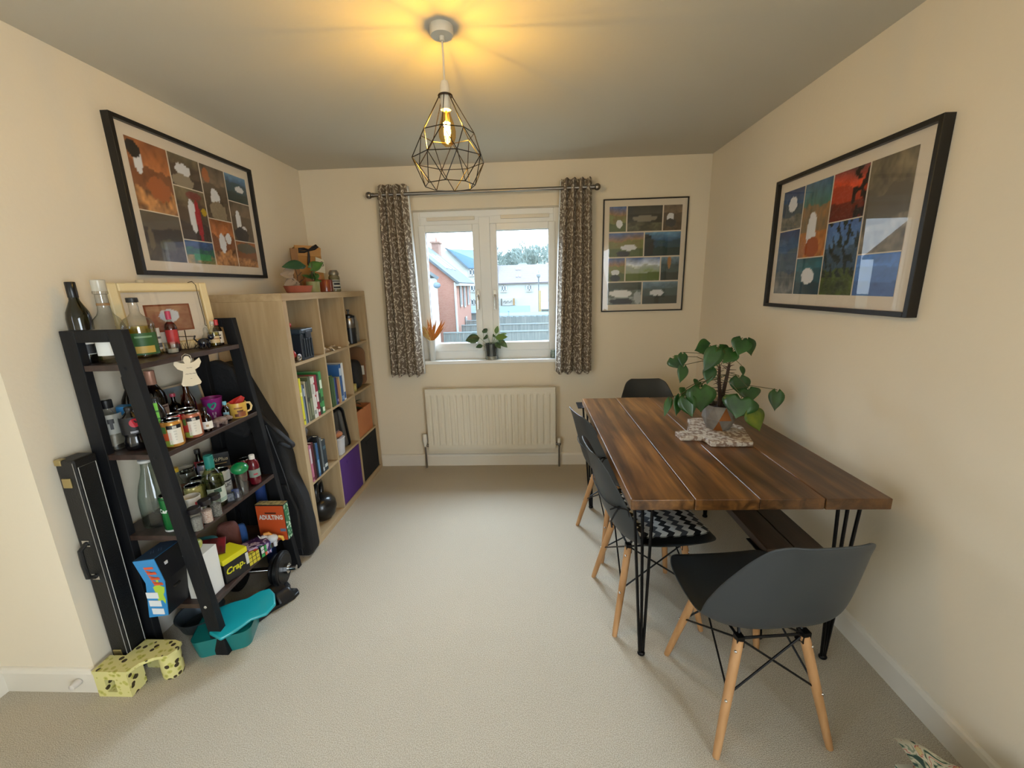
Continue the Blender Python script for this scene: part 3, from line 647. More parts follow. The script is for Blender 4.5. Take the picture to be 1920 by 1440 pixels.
# ------------------------------------------------------------------ bottles, cans and jars
G_CLEAR = Mglass('clear_bottle_glass', (.985, .99, .985), (.66, .70, .69), 1.6, .03)
G_GREEN = Mglass('dark_green_glass', (.16, .17, .05), (.02, .025, .01), 1.6, .03)
G_OLIVE = Mglass('pale_green_glass', (.72, .78, .50), (.3, .34, .18), 1.6, .03)
G_AMBER = Mglass('amber_glass', (.62, .30, .12), (.16, .06, .03), 1.6, .03)
G_LIQY = Mglass('yellow_spirit', (.88, .82, .38), (.6, .52, .14), 1.0, .05)
G_LIQA = Mglass('amber_spirit', (.70, .33, .14), (.25, .09, .04), 1.0, .05)
G_LIQR = Mglass('red_spirit', (.62, .10, .08), (.25, .02, .02), 1.0, .05)
G_LIQD = Mglass('dark_red_wine', (.16, .04, .05), (.04, .01, .012), 1.0, .05)
G_LIQC = Mglass('clear_spirit', (.97, .97, .96), (.8, .82, .8), 1.0, .05)
G_AQUA = Mglass('aqua_glass', (.93, .975, .965), (.50, .62, .60), 1.7, .03)
m_label = plain('#d8d4c8', .6); m_alu = M('brushed_can', '#c4c4c2', .22, 1)
SHAPES = {
    'wine': [(.55, 0), (.97, .01), (1, .03), (1, .56), (.9, .64), (.62, .72), (.42, .78), (.37, .84), (.36, .985), (.40, .99), (.40, 1), (.3, 1)],
    'spirit': [(.8, 0), (1, .02), (1, .52), (.97, .60), (.78, .68), (.45, .73), (.30, .78), (.28, .96), (.33, .965), (.33, 1), (.2, 1)],
    'flagon': [(.85, 0), (1, .03), (1, .36), (.95, .44), (.75, .53), (.50, .58), (.40, .62), (.36, .68), (.36, .82), (.44, .83), (.44, .86), (.2, .86)],
    'beer': [(.7, 0), (1, .02), (1, .55), (.93, .63), (.60, .74), (.44, .82), (.40, .95), (.46, .955), (.46, 1), (.3, 1)],
    'soda': [(.6, 0), (.9, .02), (1, .06), (1, .22), (.88, .32), (.92, .40), (1, .46), (1, .66), (.85, .78), (.5, .87), (.36, .91), (.36, .97), (.3, .97)],
    'mini': [(.8, 0), (1, .02), (1, .58), (.85, .68), (.5, .76), (.38, .82), (.38, .96), (.3, .96)],
    'milk': [(.7, 0), (1, .02), (1, .34), (.96, .46), (.78, .62), (.55, .76), (.42, .86), (.40, .94), (.46, .95), (.46, .975), (.3, .975)],
    'tumbler': [(.85, 0), (.88, .02), (1, 1), (.93, 1), (.82, .08), (0, .08)],
    'jar': [(.9, 0), (1, .03), (1, .82), (.92, .9), (.9, .97), (.8, .97)],
}
def cyl_label(o, r, z0, z1, col, half=80, az=-90, bands=(), rough=.5, name='label'):
    """wrapped paper label; bands=(z0frac, z1frac, colour)"""
    mb = MB(); a0, a1 = R(az-half), R(az+half); full = half >= 179
    mats = [plain(col, rough)]; n = 28
    mb.lathe([(r, z0), (r, z1)], seg=n, cap=False, a0=a0, a1=a1)
    lb = mb.build(name, mats, o, smooth=60)
    for (b0, b1, bc, *hw) in bands:
        hw = hw[0] if hw else half
        q = MB().lathe([(r+.0004, z0+(z1-z0)*b0), (r+.0004, z0+(z1-z0)*b1)], seg=n, cap=False, a0=R(az-hw), a1=R(az+hw)); q.build('label_band', plain(bc, rough), lb, smooth=60)
    return lb
def bottle(name, label, cat, x, y, z, h, r, shape, glass, liq=None, cap=None, labels=(), group=None, turn=0, txt=()):
    """liq=(material, level), cap=(colour, height, radius frac, z frac, rough, metal), labels=(z0,z1,colour,half,az,bands); all fractions of h"""
    o = thing(name, label, cat, (x, y, z), face_cam(x, y)+turn, group)
    prof = SHAPES[shape]; seg = 28
    MB().lathe([(a*r, b*h) for a, b in prof], seg=seg, cap=True).build('glass_body', glass, o, smooth=50)
    if liq:
        lp = [(a*r*.93, b*h+.002) for a, b in prof if b < liq[1]]
        last = None
        for (a0, b0), (a1, b1) in zip(prof, prof[1:]):
            if b0 < liq[1] <= b1: last = a0+(a1-a0)*(liq[1]-b0)/(b1-b0)
        if last: lp.append((last*r*.93, liq[1]*h))
        MB().lathe(lp, seg=seg).build('liquid', liq[0], o, smooth=50)
    if cap:
        cc, chh, cf, cz, *rm = cap; rr = rm[0] if rm else .4; mt = rm[1] if len(rm) > 1 else 0
        cr_ = cf*r; z0 = cz*h
        MB().lathe([(cr_*.98, z0), (cr_, z0+.001), (cr_, z0+chh-.002), (cr_*.9, z0+chh), (0, z0+chh)], seg=seg, cap=False).build('cap', plain(cc, rr, mt), o, smooth=40)
    for (a, b, c, half, az, *bd) in labels:
        # radius of the bottle at the label
        rmax = max([q*r for q, zz in prof if a-.02 <= zz <= b+.02] or [r])
        cyl_label(o, rmax+.0007, a*h, b*h, c, half, az, bd[0] if bd else ())
    for (s, sz, zz, col, *kw) in txt:
        rr = kw[0] if kw else r
        lettering(o, s, sz, plain(col, .5), bend=rr+.0016, z=zz*h, bold=kw[1] if len(kw) > 1 else 0, xs=kw[2] if len(kw) > 2 else 1)
    return o
def can(name, label, x, y, z, h, r, col, bands=(), group='drink cans on the display shelf', cat='can', txt=(), turn=0, lid=True, rough=.25, lab=()):
    o = thing(name, label, cat, (x, y, z), face_cam(x, y)+turn, group)
    MB().lathe([(r*.80, 0), (r*.84, .002), (r, .009), (r, h-.012), (r*.97, h-.009), (r*.9, h-.004)], seg=32).build('can_body', M('can_%s' % col.strip('#'), col, rough, .35), o, smooth=40)
    MB().lathe([(r*.9, h-.0055), (r*.92, h), (r*.86, h), (r*.84, h-.004), (0, h-.004)], seg=32, cap=False).build('lid', m_alu, o, smooth=40)
    MB().lathe([(r*.80, -.0), (r*.85, .0022)], seg=32, cap=False).build('base_rim', m_alu, o)
    for (a, b, c, half, az) in bands: cyl_label(o, r+.0006, a*h, b*h, c, half, az, rough=.3, name='printed_band')
    for (s, sz, zz, c, *kw) in txt: lettering(o, s, sz, plain(c, .4), bend=r+.0014, z=zz*h, bold=kw[0] if kw else 0, shear=kw[1] if len(kw) > 1 else 0)
    return o
Z1, Z2, Z3, Z4 = SHZ
BG = 'bottles on the display shelf'
# ---- top board
bottle('wine_bottle', 'dark green wine bottle with black cap at the near end of the top shelf', 'bottle', -1.628, 1.448, Z1, .292, .035, 'wine', G_GREEN, (G_GREEN, .5), ('#101012', .055, .42, .815, .3), [(.12, .42, '#e4e2dc', 60, -75, [(.02, .42, '#141416', 40), (.5, .6, '#8d8d8d', 30), (.82, .95, '#333336', 14)])], BG)
bottle('decanter_bottle', 'large clear round shouldered bottle with twine on its neck, top shelf', 'bottle', -1.543, 1.466, Z1, .300, .050, 'flagon', G_CLEAR, (G_LIQC, .30), ('#b9b4a6', .04, .42, .86, .25), [(.10, .33, '#e4e4e0', 60, -95), (.69, .72, '#8a6a44', 179, 0)], BG)
o = bottle('whisky_bottle', 'flat green labelled bottle of yellow spirit behind the near front post', 'bottle', -1.536, 1.573, Z1, .222, .052, 'spirit', G_CLEAR, (G_LIQY, .56), ('#1d1d1d', .018, .36, .965, .4), [(.06, .44, '#2f5a2a', 62, -80, [(.08, .40, '#c0a24e', 34), (.78, .86, '#7ea07a', 30)])], BG)
bottle('spirit_bottle', 'slim bottle of red spirit with a pink cap, top shelf', 'bottle', -1.532, 1.716, Z1, .172, .023, 'spirit', G_CLEAR, (G_LIQR, .74), ('#b3395a', .035, .42, .80, .4), [(.2, .55, '#b13030', 60, -90)], BG)
bottle('spirit_bottle', 'clear bottle with grey patterned label squeezed behind the whisky bottle', 'bottle', -1.550, 1.646, Z1, .135, .022, 'mini', G_CLEAR, (G_LIQC, .5), None, [(.15, .8, '#c9cac6', 80, -70, [(.1, .3, '#5a5d60', 60), (.5, .6, '#5a5d60', 60)])], BG)
g_ = thing('glass_tumbler', 'small clear faceted glass beside the red spirit bottle', 'glass', (-1.500, 1.668, Z1), .4)
MB().lathe([(a*.026, b*.045) for a, b in SHAPES['tumbler']], seg=9).build('glass_body', G_CLEAR, g_)
MB().lathe([(.018, .003), (.020, .018), (0, .02)], seg=9).build('wax', plain('#d8cdb8', .6), g_)
# anchor shaped wire ornament with thorny sprigs
an = thing('wire_ornament', 'rusty metal cross and thorn ornament on the top shelf', 'ornament', (-1.500, 1.748, Z1), R(40))
m_rust = M('rusty_wire', '#3a2c20', .5, .6); mb = MB()
mb.tube([(0, 0, 0), (0, 0, .088)], .002, 6); mb.tube([(-.034, 0, .062), (.03, 0, .058)], .0018, 6)
mb.tube([(-.035, 0, .02), (-.02, 0, .006), (0, 0, .003), (.02, 0, .006), (.035, 0, .022)], .002, 6); mb.build('cross', m_rust, an, smooth=1)
random.seed(4); mb = MB()
for k in range(26):
    a = random.uniform(0, 6.28); x = random.uniform(-.05, .075); l = random.uniform(.02, .045); mb.tube([(x, random.uniform(-.012, .012), .002), (x+math.cos(a)*.014, math.sin(a)*.012, l)], [.0014, .0004], 4)
mb.build('thorns', m_rust, an)
# leaning cream picture
X0 = -1.625
pf = thing('leaning_picture', 'cream wooden photo frame leaning against the left wall on the top shelf', 'picture', (-1.612, 1.562, Z1), R(90))
pf.rotation_euler = (R(-4), 0, R(72.3))
mb = MB(); frame_ring(mb, 0, .378, .002, .290, .034, -.018, 0); m_cream = M('cream_wood', '#d9c79b', .5, bump=(40, .08), stretch=(1, 8, 8)); mb.build('frame', m_cream, pf, bevel=.006)
mb = MB(); frame_ring(mb, .032, .346, .034, .258, .006, -.0155, -.010); mb.build('frame_lip', M('cream_lip', '#b49c6d', .5), pf)
MB().bx(.030, .348, -.008, -.004, .03, .262).build('mount', m_mount, pf)
def colpic(x0, x1, z0, z1):
    def cfn(u, v):
        if u < .035 or u > .965 or v < .04 or v > .96: return lin('#7c3f24')
        if ((u-.5)/.2)**2+((v-.58)/.22)**2 < 1+.3*vnoise(u*9, v*9, 3): return lin('#c9ced6')
        n = vnoise(u*6, v*5, 8)*.6+vnoise(u*17, v*15, 2)*.4
        return mixc(lin('#7a3b30'), lin('#a98263'), min(1, n*.9+v*.35))
    mb = MB(); mb.surf(lambda u, v: (x0+(x1-x0)*u, -.0095, z0+(z1-z0)*v), 36, 26, 0, None, cfn); mb.uv = {}; mb.build('photo_print', m_print, pf)
colpic(.105, .285, .085, .20)
MB().bx(.031, .347, -.0125, -.0118, .03, .262).build('glass', m_picglass, pf)
nk = thing('cord_necklace', 'thin dark cord necklace hanging over the corner of the cream frame', 'necklace', (0, 0, 0))
MB().tube([(-1.545, 1.872, Z1+.292), (-1.524, 1.872, Z1+.296), (-1.508, 1.869, Z1+.28), (-1.503, 1.868, Z1+.2), (-1.496, 1.866, Z1+.13), (-1.494, 1.862, Z1+.10), (-1.492, 1.868, Z1+.095)], .0016, 6).build('cord', plain('#4b3f2c', .8), nk, smooth=1)
# clear bottle behind the frame shows its cork only
bottle('corked_bottle', 'clear bottle whose pale cork shows above the cream photo frame', 'bottle', -1.657, 1.755, Z1, .300, .024, 'beer', G_CLEAR, None, ('#cfc3a8', .02, .62, .95, .5), (), BG)
# small dark figure and clear ornament
cf = thing('glass_figure', 'small dark blue glass animal figure on the top shelf', 'ornament', (-1.470, 1.806, Z1), R(45))
m_dkgl = M('dark_blue_glass', '#0c1220', .12, coat=.5); mb = MB()
mb.ball((0, 0, .024), (.026, .017, .022), 14, 10); mb.ball((.028, -.004, .048), (.013, .012, .013), 12, 8)
for s in (-1, 1): mb.tube([(.028+s*.006, -.004, .056), (.029+s*.010, -.004, .068)], [.005, .001], 6)
for a, b in ((-.016, -.008), (.016, -.008), (-.016, .008), (.016, .008)): mb.tube([(a, b, .018), (a, b, .001)], .006, 8)
mb.tube([(-.024, 0, .03), (-.034, 0, .045), (-.028, 0, .06)], .0035, 6); mb.build('body', m_dkgl, cf, smooth=1)
gf = thing('glass_figure', 'clear glass pear shaped ornament behind the dark glass animal', 'ornament', (-1.486, 1.846, Z1), 0)
MB().lathe([(.016, 0), (.021, .02), (.018, .045), (.009, .062), (.010, .075), (.006, .088), (0, .09)], seg=18).build('body', G_CLEAR, gf, smooth=1)
bottle('miniature_bottle', 'clear miniature bottle of yellow spirit at the far end of the top shelf', 'bottle', -1.468, 1.870, Z1, .108, .021, 'mini', G_CLEAR, (G_LIQY, .6), ('#b8b4a6', .014, .40, .94, .3), [(.16, .45, '#cfb98c', 60, -90, [(.55, .66, '#8a4e30', 50)])], BG)
bottle('miniature_bottle', 'dark miniature bottle with red cap and white label, far end of top shelf', 'bottle', -1.475, 1.905, Z1, .118, .019, 'mini', G_AMBER, (G_LIQD, .7), ('#b9373a', .026, .46, .80, .4), [(.10, .56, '#d6d0c2', 80, -90, [(.35, .5, '#2a2422', 30), (.62, .72, '#2a2422', 34)])], BG)
# hanging angel tag
at_ = thing('angel_tag', 'white wooden angel tag hanging from the front edge of the top shelf', 'hanging tag', (-1.392, 1.603, Z1-.012), R(52))
half_ = [(.010, 0), (.013, -.010), (.009, -.022), (.022, -.018), (.042, -.004), (.046, -.022), (.036, -.042), (.020, -.052), (.024, -.075), (.034, -.105), (.030, -.113), (0, -.118)]
poly = half_+[(-x, y) for x, y in half_[::-1] if x > 0]
poly = [(0, .008), (.007, .006)]+poly[0:]+[(-.007, .006)]
mb = MB(); mb.prism(poly, .004, T=FRONT @ Matrix.Translation((0, 0, -.002))); m_tagw = M('tag_wood', '#d9cdb4', .6); mb.build('angel', m_tagw, at_, bevel=.0008)
MB().tube([(-.016, 0, -.012), (-.014, .0, .008), (0, .01, .016), (.014, 0, .008), (.016, 0, -.012)], .0012, 5).build('string', plain('#c9c1ae', .8), at_)
for i_, (s_, sz_) in enumerate((('~~', .017), ('~~~', .02), ('~', .012))):
    if i_ == 0: lettering(at_, s_, sz_, plain('#4a4238', .7), frontT(.001, -.0026, -.040-.02*i_, 0, R(-90)*0), shear=.3)
    else: lettering(at_, s_, sz_, plain('#4a4238', .7), frontT(.001, -.0026, -.045-.02*i_), shear=.3)
# ---- second board
bottle('plastic_bottle', 'clear bottle with black cap and grey label at the near end, second shelf', 'bottle', -1.610, 1.447, Z2, .200, .034, 'spirit', G_CLEAR, (G_LIQC, .3), ('#0f0f11', .032, .55, .83, .4), [(.34, .72, '#8e8e88', 88, -90, [(.25, .62, '#17171a', 8), (.55, .78, '#17171a', 16)])], BG)
bottle('cola_bottle', 'black cola bottle with round red badge behind the near front post', 'bottle', -1.530, 1.452, Z2, .165, .036, 'soda', M('dark_cola', '#0b0a0c', .15, coat=.4), None, ('#0e0e10', .014, .42, .93, .4), [(.40, .80, '#0d0d10', 100, -90, [(.08, .2, '#8d9098', 18)]), (.1, .5, '#6fbf3a', 14, -40)], BG)
lb_ = thing('storage_tub', 'small dark tub with a blue lid behind the cola bottle', 'tub', (-1.610, 1.530, Z2), R(20))
MB().lathe([(.030, 0), (.033, .004), (.035, .125)], seg=24).build('tub_body', plain('#15171c', .4), lb_, smooth=1)
MB().lathe([(.038, .122), (.039, .125), (.039, .15), (.036, .155), (0, .156)], seg=24, cap=False).build('lid', plain('#2c7fc0', .45), lb_, smooth=1)
bottle('cola_bottle', 'slim dark bottle with a lime green side stripe between the front posts', 'bottle', -1.452, 1.487, Z2, .190, .026, 'soda', M('dark_cola'), None, ('#101012', .012, .42, .95, .4), [(.16, .93, '#78c840', 16, -100, [(.3, .34, '#3d7a22'), (.55, .6, '#3d7a22'), (.75, .8, '#3d7a22')])], BG)
bottle('wine_bottle', 'dark red bottle with rose gold foil neck at the back of the second shelf', 'bottle', -1.600, 1.640, Z2, .270, .040, 'wine', G_LIQD, (G_LIQD, .6), ('#b98a76', .060, .44, .785, .35, .3), [(.16, .46, '#9b8a80', 70, -90, [(.25, .75, '#5a2026', 26), (.85, .93, '#3d1a1e', 60)])], BG, txt=[('18', .035, .33, '#d8cbb8', .041)])
bottle('wine_bottle', 'bottle with shiny black cap half hidden behind the front post, second shelf', 'bottle', -1.627, 1.565, Z2, .268, .034, 'wine', G_LIQD, None, ('#0c0c0e', .05, .46, .80, .25), [(.42, .55, '#d9d3c4', 80, -90), (.12, .36, '#5b3a48', 80, -90)], BG)
bottle('beer_bottle', 'amber bottle with clear neck in front of the small photo, second shelf', 'bottle', -1.540, 1.735, Z2, .190, .027, 'beer', G_AMBER, (G_LIQA, .60), ('#b6b2ac', .006, .5, .97, .2, .8), (), BG)
bottle('beer_bottle', 'squat dark bottle with a pale oval label beside the amber bottle', 'bottle', -1.587, 1.712, Z2, .150, .026, 'spirit', G_LIQD, None, ('#b0485c', .014, .42, .93, .35), [(.1, .5, '#6f7d66', 36, -100)], BG)
fp_ = thing('leaning_photo', 'small photo in a pale wood frame leaning at the back of the second shelf', 'picture', (-1.622, 1.800, Z2), 0); fp_.rotation_euler = (R(-10), 0, R(80))
mb = MB(); frame_ring(mb, -.11, .11, 0, .175, .010, -.012, 0); mb.build('frame', M('pale_wood_frame', '#a4947c', .5), fp_, bevel=.0015)
def cf2(u, v):
    if abs(u-.62) < .3*(1-v) and v < .75: return mixc(lin('#3b2a26'), lin('#8a4e38'), vnoise(u*9, v*9, 4))
    return mixc(lin('#56636c'), lin('#7d8a92'), vnoise(u*4, v*4, 6)) if v > .3 else mixc(lin('#3a3a38'), lin('#7a4a3a'), vnoise(u*8, v*8, 1))
mb = MB(); mb.surf(lambda u, v: (-.101+.202*u, -.006, .009+.157*v), 26, 20, 0, None, cf2); mb.uv = {}; mb.build('photo_print', m_print, fp_)
def fruit_can(label, x, y, c1, c2, turn=0):
    o = can('cocktail_can', label, x, y, Z2, .108, .034, c1, [(.30, .58, c2, 50, -150), (.55, .80, '#4d7a3a', 36, -160), (.08, .28, '#8a9a3a', 50, -150), (.14, .70, '#ddd8cc', 38, -78), (.70, .84, '#16161a', 42, -78)], 'drink cans on the display shelf', turn=turn)
    for k in range(4): lettering(o, ['||||||', '|||||', '||||', '|||'][k], .006, plain('#8b867c', .6), bend=.0352, z=.066-.011*k, az=R(-78), xs=1.2)
    lettering(o, '||||||', .011, plain('#e8e4da', .4), bend=.0353, z=.083, az=R(-78), bold=.0004, xs=.8)
fruit_can('fruit patterned can with white label, front of second shelf beside the post', -1.400, 1.476, '#c2883c', '#c8542c')
fruit_can('fruit patterned can with white label, to the far side of the red can', -1.402, 1.575, '#b06a50', '#b03a34')
can('cocktail_can', 'silver topped can standing behind the two fruit patterned cans', -1.475, 1.640, Z2, .103, .034, '#8d7560', [(.2, .7, '#6f4a3a', 70, -90)])
o = can('cola_can', 'red cola can with white script between two fruit patterned cans', -1.442, 1.530, Z2, .112, .033, '#b01420', [(.0, .06, '#8d0f18', 179, 0)], txt=[('Co', .040, .38, '#e8e4e0', .001, .3)])
cyl_label(o, .0336, .07, .088, '#c8404a', 20, -130)
o = bottle('juice_bottle', 'small round red bottle standing behind the red cola can', 'bottle', -1.505, 1.500, Z2, .125, .026, 'mini', G_LIQR, None, ('#a81f2c', .02, .5, .90, .3), (), BG)
bottle('miniature_bottle', 'small amber miniature with white label beside the stone hippo', 'bottle', -1.398, 1.645, Z2, .100, .020, 'mini', G_AMBER, (G_LIQA, .6), ('#1a1512', .014, .46, .93, .4), [(.14, .46, '#e0dcd2', 75, -90, [(.3, .6, '#a78d6a', 14)])], BG)
def cone_patch(o, name, m, shape, r0, r1, h, z0, az, s):
    mb = MB(); vs = []
    for (x, y) in shape:
        z = z0+y*s; r = r0+(r1-r0)*z/h+.0012; a = R(az)+x*s/r; vs.append((r*math.cos(a), r*math.sin(a), z))
    mb.add(vs, [tuple(range(len(vs)))]); mb.build(name, m, o)
circ = [(math.cos(2*PI*k/20), math.sin(2*PI*k/20)) for k in range(20)]
cola = [q for q in bpy.data.objects if q.get('label') == 'black cola bottle with round red badge behind the near front post'][0]
cone_patch(cola, 'round_badge', plain('#b01e30', .4), circ, .0372, .0372, 1, .110, -80, .017)
pc = thing('printed_cup', 'magenta paper cup with a teal heart on the second shelf', 'cup', (-1.500, 1.820, Z2), face_cam(-1.5, 1.82))
MB().lathe([(.032, 0), (.033, .002), (.041, .100), (.0425, .102), (.0425, .105), (.040, .104), (.031, .006), (0, .006)], seg=32, cap=False).build('cup_body', M('magenta_print', '#8e2c78', .35), pc, smooth=40)
def cone_patch(o, name, m, shape, r0, r1, h, z0, az, s):
    mb = MB(); vs = []
    for (x, y) in shape:
        z = z0+y*s; r = r0+(r1-r0)*z/h+.0012; a = R(az)+x*s/r; vs.append((r*math.cos(a), r*math.sin(a), z))
    mb.add(vs, [tuple(range(len(vs)))]); mb.build(name, m, o)
heart = [(0, -1), (.5, -.45), (.85, .1), (.8, .55), (.45, .75), (.12, .6), (0, .4), (-.12, .6), (-.45, .75), (-.8, .55), (-.85, .1), (-.5, -.45)]
cone_patch(pc, 'heart', plain('#1f8a74', .4), heart, .032, .042, .104, .072, -95, .022)
lettering(pc, '|| ||', .013, plain('#e3c8dc', .4), bend=.038, z=.035, bold=.0004); lettering(pc, '|||', .013, plain('#e3c8dc', .4), bend=.0365, z=.020, bold=.0004)
bottle('miniature_bottle', 'purple tinted miniature with pale blue cap beside the yellow mug', 'bottle', -1.415, 1.785, Z2, .090, .017, 'mini', Mglass('violet_glass', (.42, .30, .42), (.15, .1, .16), 1.5, .03), None, ('#6fb3c4', .016, .48, .86, .4), [(.16, .5, '#7aa3b4', 40, -90)], BG)
mg = thing('coffee_mug', 'yellow mug with brown print holding folded paper shapes', 'mug', (-1.405, 1.850, Z2), face_cam(-1.405, 1.85)+R(8))
MB().lathe([(.035, 0), (.037, .003), (.038, .070), (.0375, .072), (.0345, .071), (.034, .008), (0, .007)], seg=32, cap=False).build('mug_body', M('yellow_glaze', '#cfa54a', .3), mg, smooth=40)
MB().tube([(.036, 0, .062), (.052, 0, .060), (.058, 0, .042), (.052, 0, .024), (.036, 0, .018)], .005, 10).build('handle', M('cream_glaze', '#d6bf8a', .3), mg, smooth=1)
for (a, b, c, az, hf) in ((.006, .03, '#8a4e2a', -75, 26), (.03, .038, '#5a3018', -85, 20), (.045, .052, '#8a5a30', -95, 26), (.008, .022, '#5a2c18', -110, 12)): cyl_label(mg, .0388, a, b, c, hf, az, name='printed_motif')
pr = thing('paper_shape', 'red folded paper star standing in the yellow mug', 'paper star', (-1.412, 1.850, Z2+.028), R(40))
mb = MB(); mb.add([(-.032, 0, .045), (-.005, -.01, .062), (.028, 0, .072), (.042, .004, .058), (.030, .0, .036), (-.012, 0, .030), (.0, .012, .0)], [(0, 1, 5), (1, 2, 5), (2, 4, 5), (2, 3, 4), (0, 5, 6), (5, 4, 6)]); mb.build('folded_sheet', plain('#b5241c', .6), pr, solid=.0015)
py_ = thing('paper_shape', 'small yellow folded card sticking out of the yellow mug', 'paper star', (-1.425, 1.838, Z2+.028), R(45))
MB().add([(-.035, 0, .040), (.008, 0, .052), (.014, 0, .040), (-.026, .0, .030), (0, .01, 0)], [(0, 1, 2, 3), (3, 2, 4)]).build('folded_sheet', plain('#c9932c', .6), py_, solid=.0015)
hp = thing('stone_hippo', 'small grey pink carved stone hippo at the front of the second shelf', 'ornament', (-1.398, 1.718, Z2), R(75))
mb = MB(); mb.ball((0, 0, .024), (.034, .016, .016), 16, 12); mb.ball((.036, 0, .026), (.016, .012, .012), 12, 10); mb.ball((.050, 0, .022), (.010, .011, .009), 12, 8)
for a in (-.02, .02):
    for b in (-.008, .008): mb.tube([(a, b, .018), (a, b, 0)], [.008, .0065], 8)
for b in (-.007, .007): mb.ball((.032, b, .038), .003, 8, 6)
mb.build('body', M('carved_stone', '#8a756c', .6, var=(60, '#6a5850', 3)), hp, smooth=1)
# ---- third board
bottle('milk_bottle', 'large clear glass bottle with a white cap at the near end of the third shelf', 'bottle', -1.540, 1.480, Z3, .285, .056, 'milk', G_AQUA, None, ('#c9cac6', .012, .5, .955, .4), (), BG)
bottle('milk_bottle', 'tall clear empty bottle standing behind the white capped glass bottle', 'bottle', -1.600, 1.575, Z3, .300, .045, 'milk', G_AQUA, None, None, (), BG)
o = can('beer_can', 'tall green beer can with white script standing behind the near front post', -1.447, 1.440, Z3, .150, .031, '#1f7038', [(.0, .05, '#b8bcb8', 179, 0), (.9, .94, '#0f4a22', 179, 0)], txt=[('Carlsberg', .024, .60, '#e6eae4', .0006, .1)])
bottle('soft_drink_bottle', 'clear bottle with yellow cap just past the post on the third shelf', 'bottle', -1.520, 1.568, Z3, .200, .028, 'beer', G_CLEAR, (G_LIQC, .5), ('#c9a21c', .018, .55, .92, .4), (), BG)
tc_ = thing('paper_cup', 'white cup with a small red badge at the front of the third shelf', 'cup', (-1.413, 1.505, Z3), face_cam(-1.41, 1.5))
MB().lathe([(.026, 0), (.032, .105), (.030, .105), (.025, .004), (0, .004)], seg=28, cap=False).build('cup_body', plain('#cfc8bb', .5), tc_, smooth=40)
cyl_label(tc_, .0308, .055, .085, '#a8343c', 14, -60, name='badge')
can('beer_can', 'gold can with black lettering behind the white cup', -1.465, 1.580, Z3, .118, .032, '#a79d62', [(.1, .9, '#b5aa6a', 100, -90)], txt=[('NS', .036, .62, '#22201a', .0015)])
bottle('beer_bottle', 'dark bottle with red neck label at the back of the third shelf', 'bottle', -1.600, 1.790, Z3, .190, .022, 'beer', G_LIQD, None, ('#151215', .02, .55, .93, .4), [(.58, .74, '#b03440', 100, -90)], BG)
bottle('storage_jar', 'clear jar with shiny steel lid behind the gold can', 'jar', -1.575, 1.680, Z3, .150, .036, 'jar', G_CLEAR, None, ('#b8b8b4', .02, 1.03, .90, .15, 1), [(.2, .6, '#9c5a48', 50, -90)], BG)
can('cocktail_can', 'small purple and white patterned can by the steel lidded jar', -1.545, 1.745, Z3, .145, .025, '#8a86a8', [(.3, .6, '#34305a', 60, -90), (.65, .8, '#d8d6e0', 50, -80)])
can('cocktail_can', 'plain silver can partly hidden behind the green capped bottle', -1.495, 1.650, Z3, .118, .033, '#a39c94', [(.2, .6, '#8c5a58', 60, -100)])
bottle('wine_bottle', 'half bottle of white wine with teal foil neck on the third shelf', 'bottle', -1.402, 1.618, Z3, .235, .040, 'wine', G_OLIVE, (G_OLIVE, .55), ('#1d7a70', .065, .44, .735, .4), [(.10, .40, '#b9c2b4', 58, -75, [(.05, .28, '#8fa396', 50), (.68, .95, '#3c5a4c', 20)])], BG)
o = can('food_tin', 'white tin with black band and lettering beside the green wine bottle', -1.435, 1.705, Z3, .130, .037, '#c4c0b6', [(.58, .64, '#1a1a1c', 100, -90)], cat='tin', group='tins on the display shelf', txt=[('GARLIC', .022, .46, '#26242a', .0006)])
cb = thing('coffee_box', 'black coffee box with pale lettering at the back of the third shelf', 'box', (-1.560, 1.850, Z3), R(38))
MB().bx(-.052, .052, -.03, .03, 0, .158).build('carton', plain('#0f0e10', .45), cb, bevel=.001)
MB().bx(-.0525, .0525, -.0308, -.03, .045, .085).build('photo_band', M('coffee_band', '#3a2416', .5, var=(40, '#8a6238', 3)), cb)
lettering(cb, 'CaféPlus', .026, plain('#c9bd9c', .5), frontT(0, -.0312, .125), shear=.2); MB().bx(-.038, .038, -.0312, -.0305, .102, .106).build('gold_line', plain('#a08a5c', .5), cb)
bt = thing('balloon_jar', 'clear drinking glass topped with a green rubber ball', 'glass', (-1.352, 1.720, Z3), 0)
MB().lathe([(a*.026, b*.11) for a, b in SHAPES['tumbler']], seg=24).build('glass_body', G_CLEAR, bt, smooth=40)
gb_ = thing('rubber_ball', 'glossy green ball resting on the rim of a drinking glass', 'ball', (-1.352, 1.720, Z3+.112), 0)
MB().ball((0, 0, .016), (.037, .037, .028), 24, 14).build('ball', M('green_rubber', '#0f7a44', .25, coat=.3), gb_, smooth=1)
bottle('juice_bottle', 'small red juice bottle with a white cap at the far end of the third shelf', 'bottle', -1.362, 1.825, Z3, .150, .025, 'soda', M('red_juice', '#5c0f1c', .2, coat=.3), None, ('#d9d3cc', .026, .50, .84, .4), [(.28, .54, '#7d8a80', 70, -80, [(.3, .5, '#a83040', 20)])], BG)
can('cocktail_can', 'small red can behind the red juice bottle', -1.435, 1.865, Z3, .115, .027, '#6d1420', [(.5, .8, '#a02430', 60, -90)])
bcd = thing('small_card_box', 'tiny blue card box at the front edge of the third shelf', 'box', (-1.363, 1.682, Z3), R(45)); MB().bx(-.014, .014, -.008, .008, 0, .042).build('carton', plain('#2c3e78', .5), bcd, bevel=.001)
bpc = thing('mini_photo_frame', 'tiny black framed picture between the wine bottle and blue box', 'picture', (-1.362, 1.648, Z3), R(45))
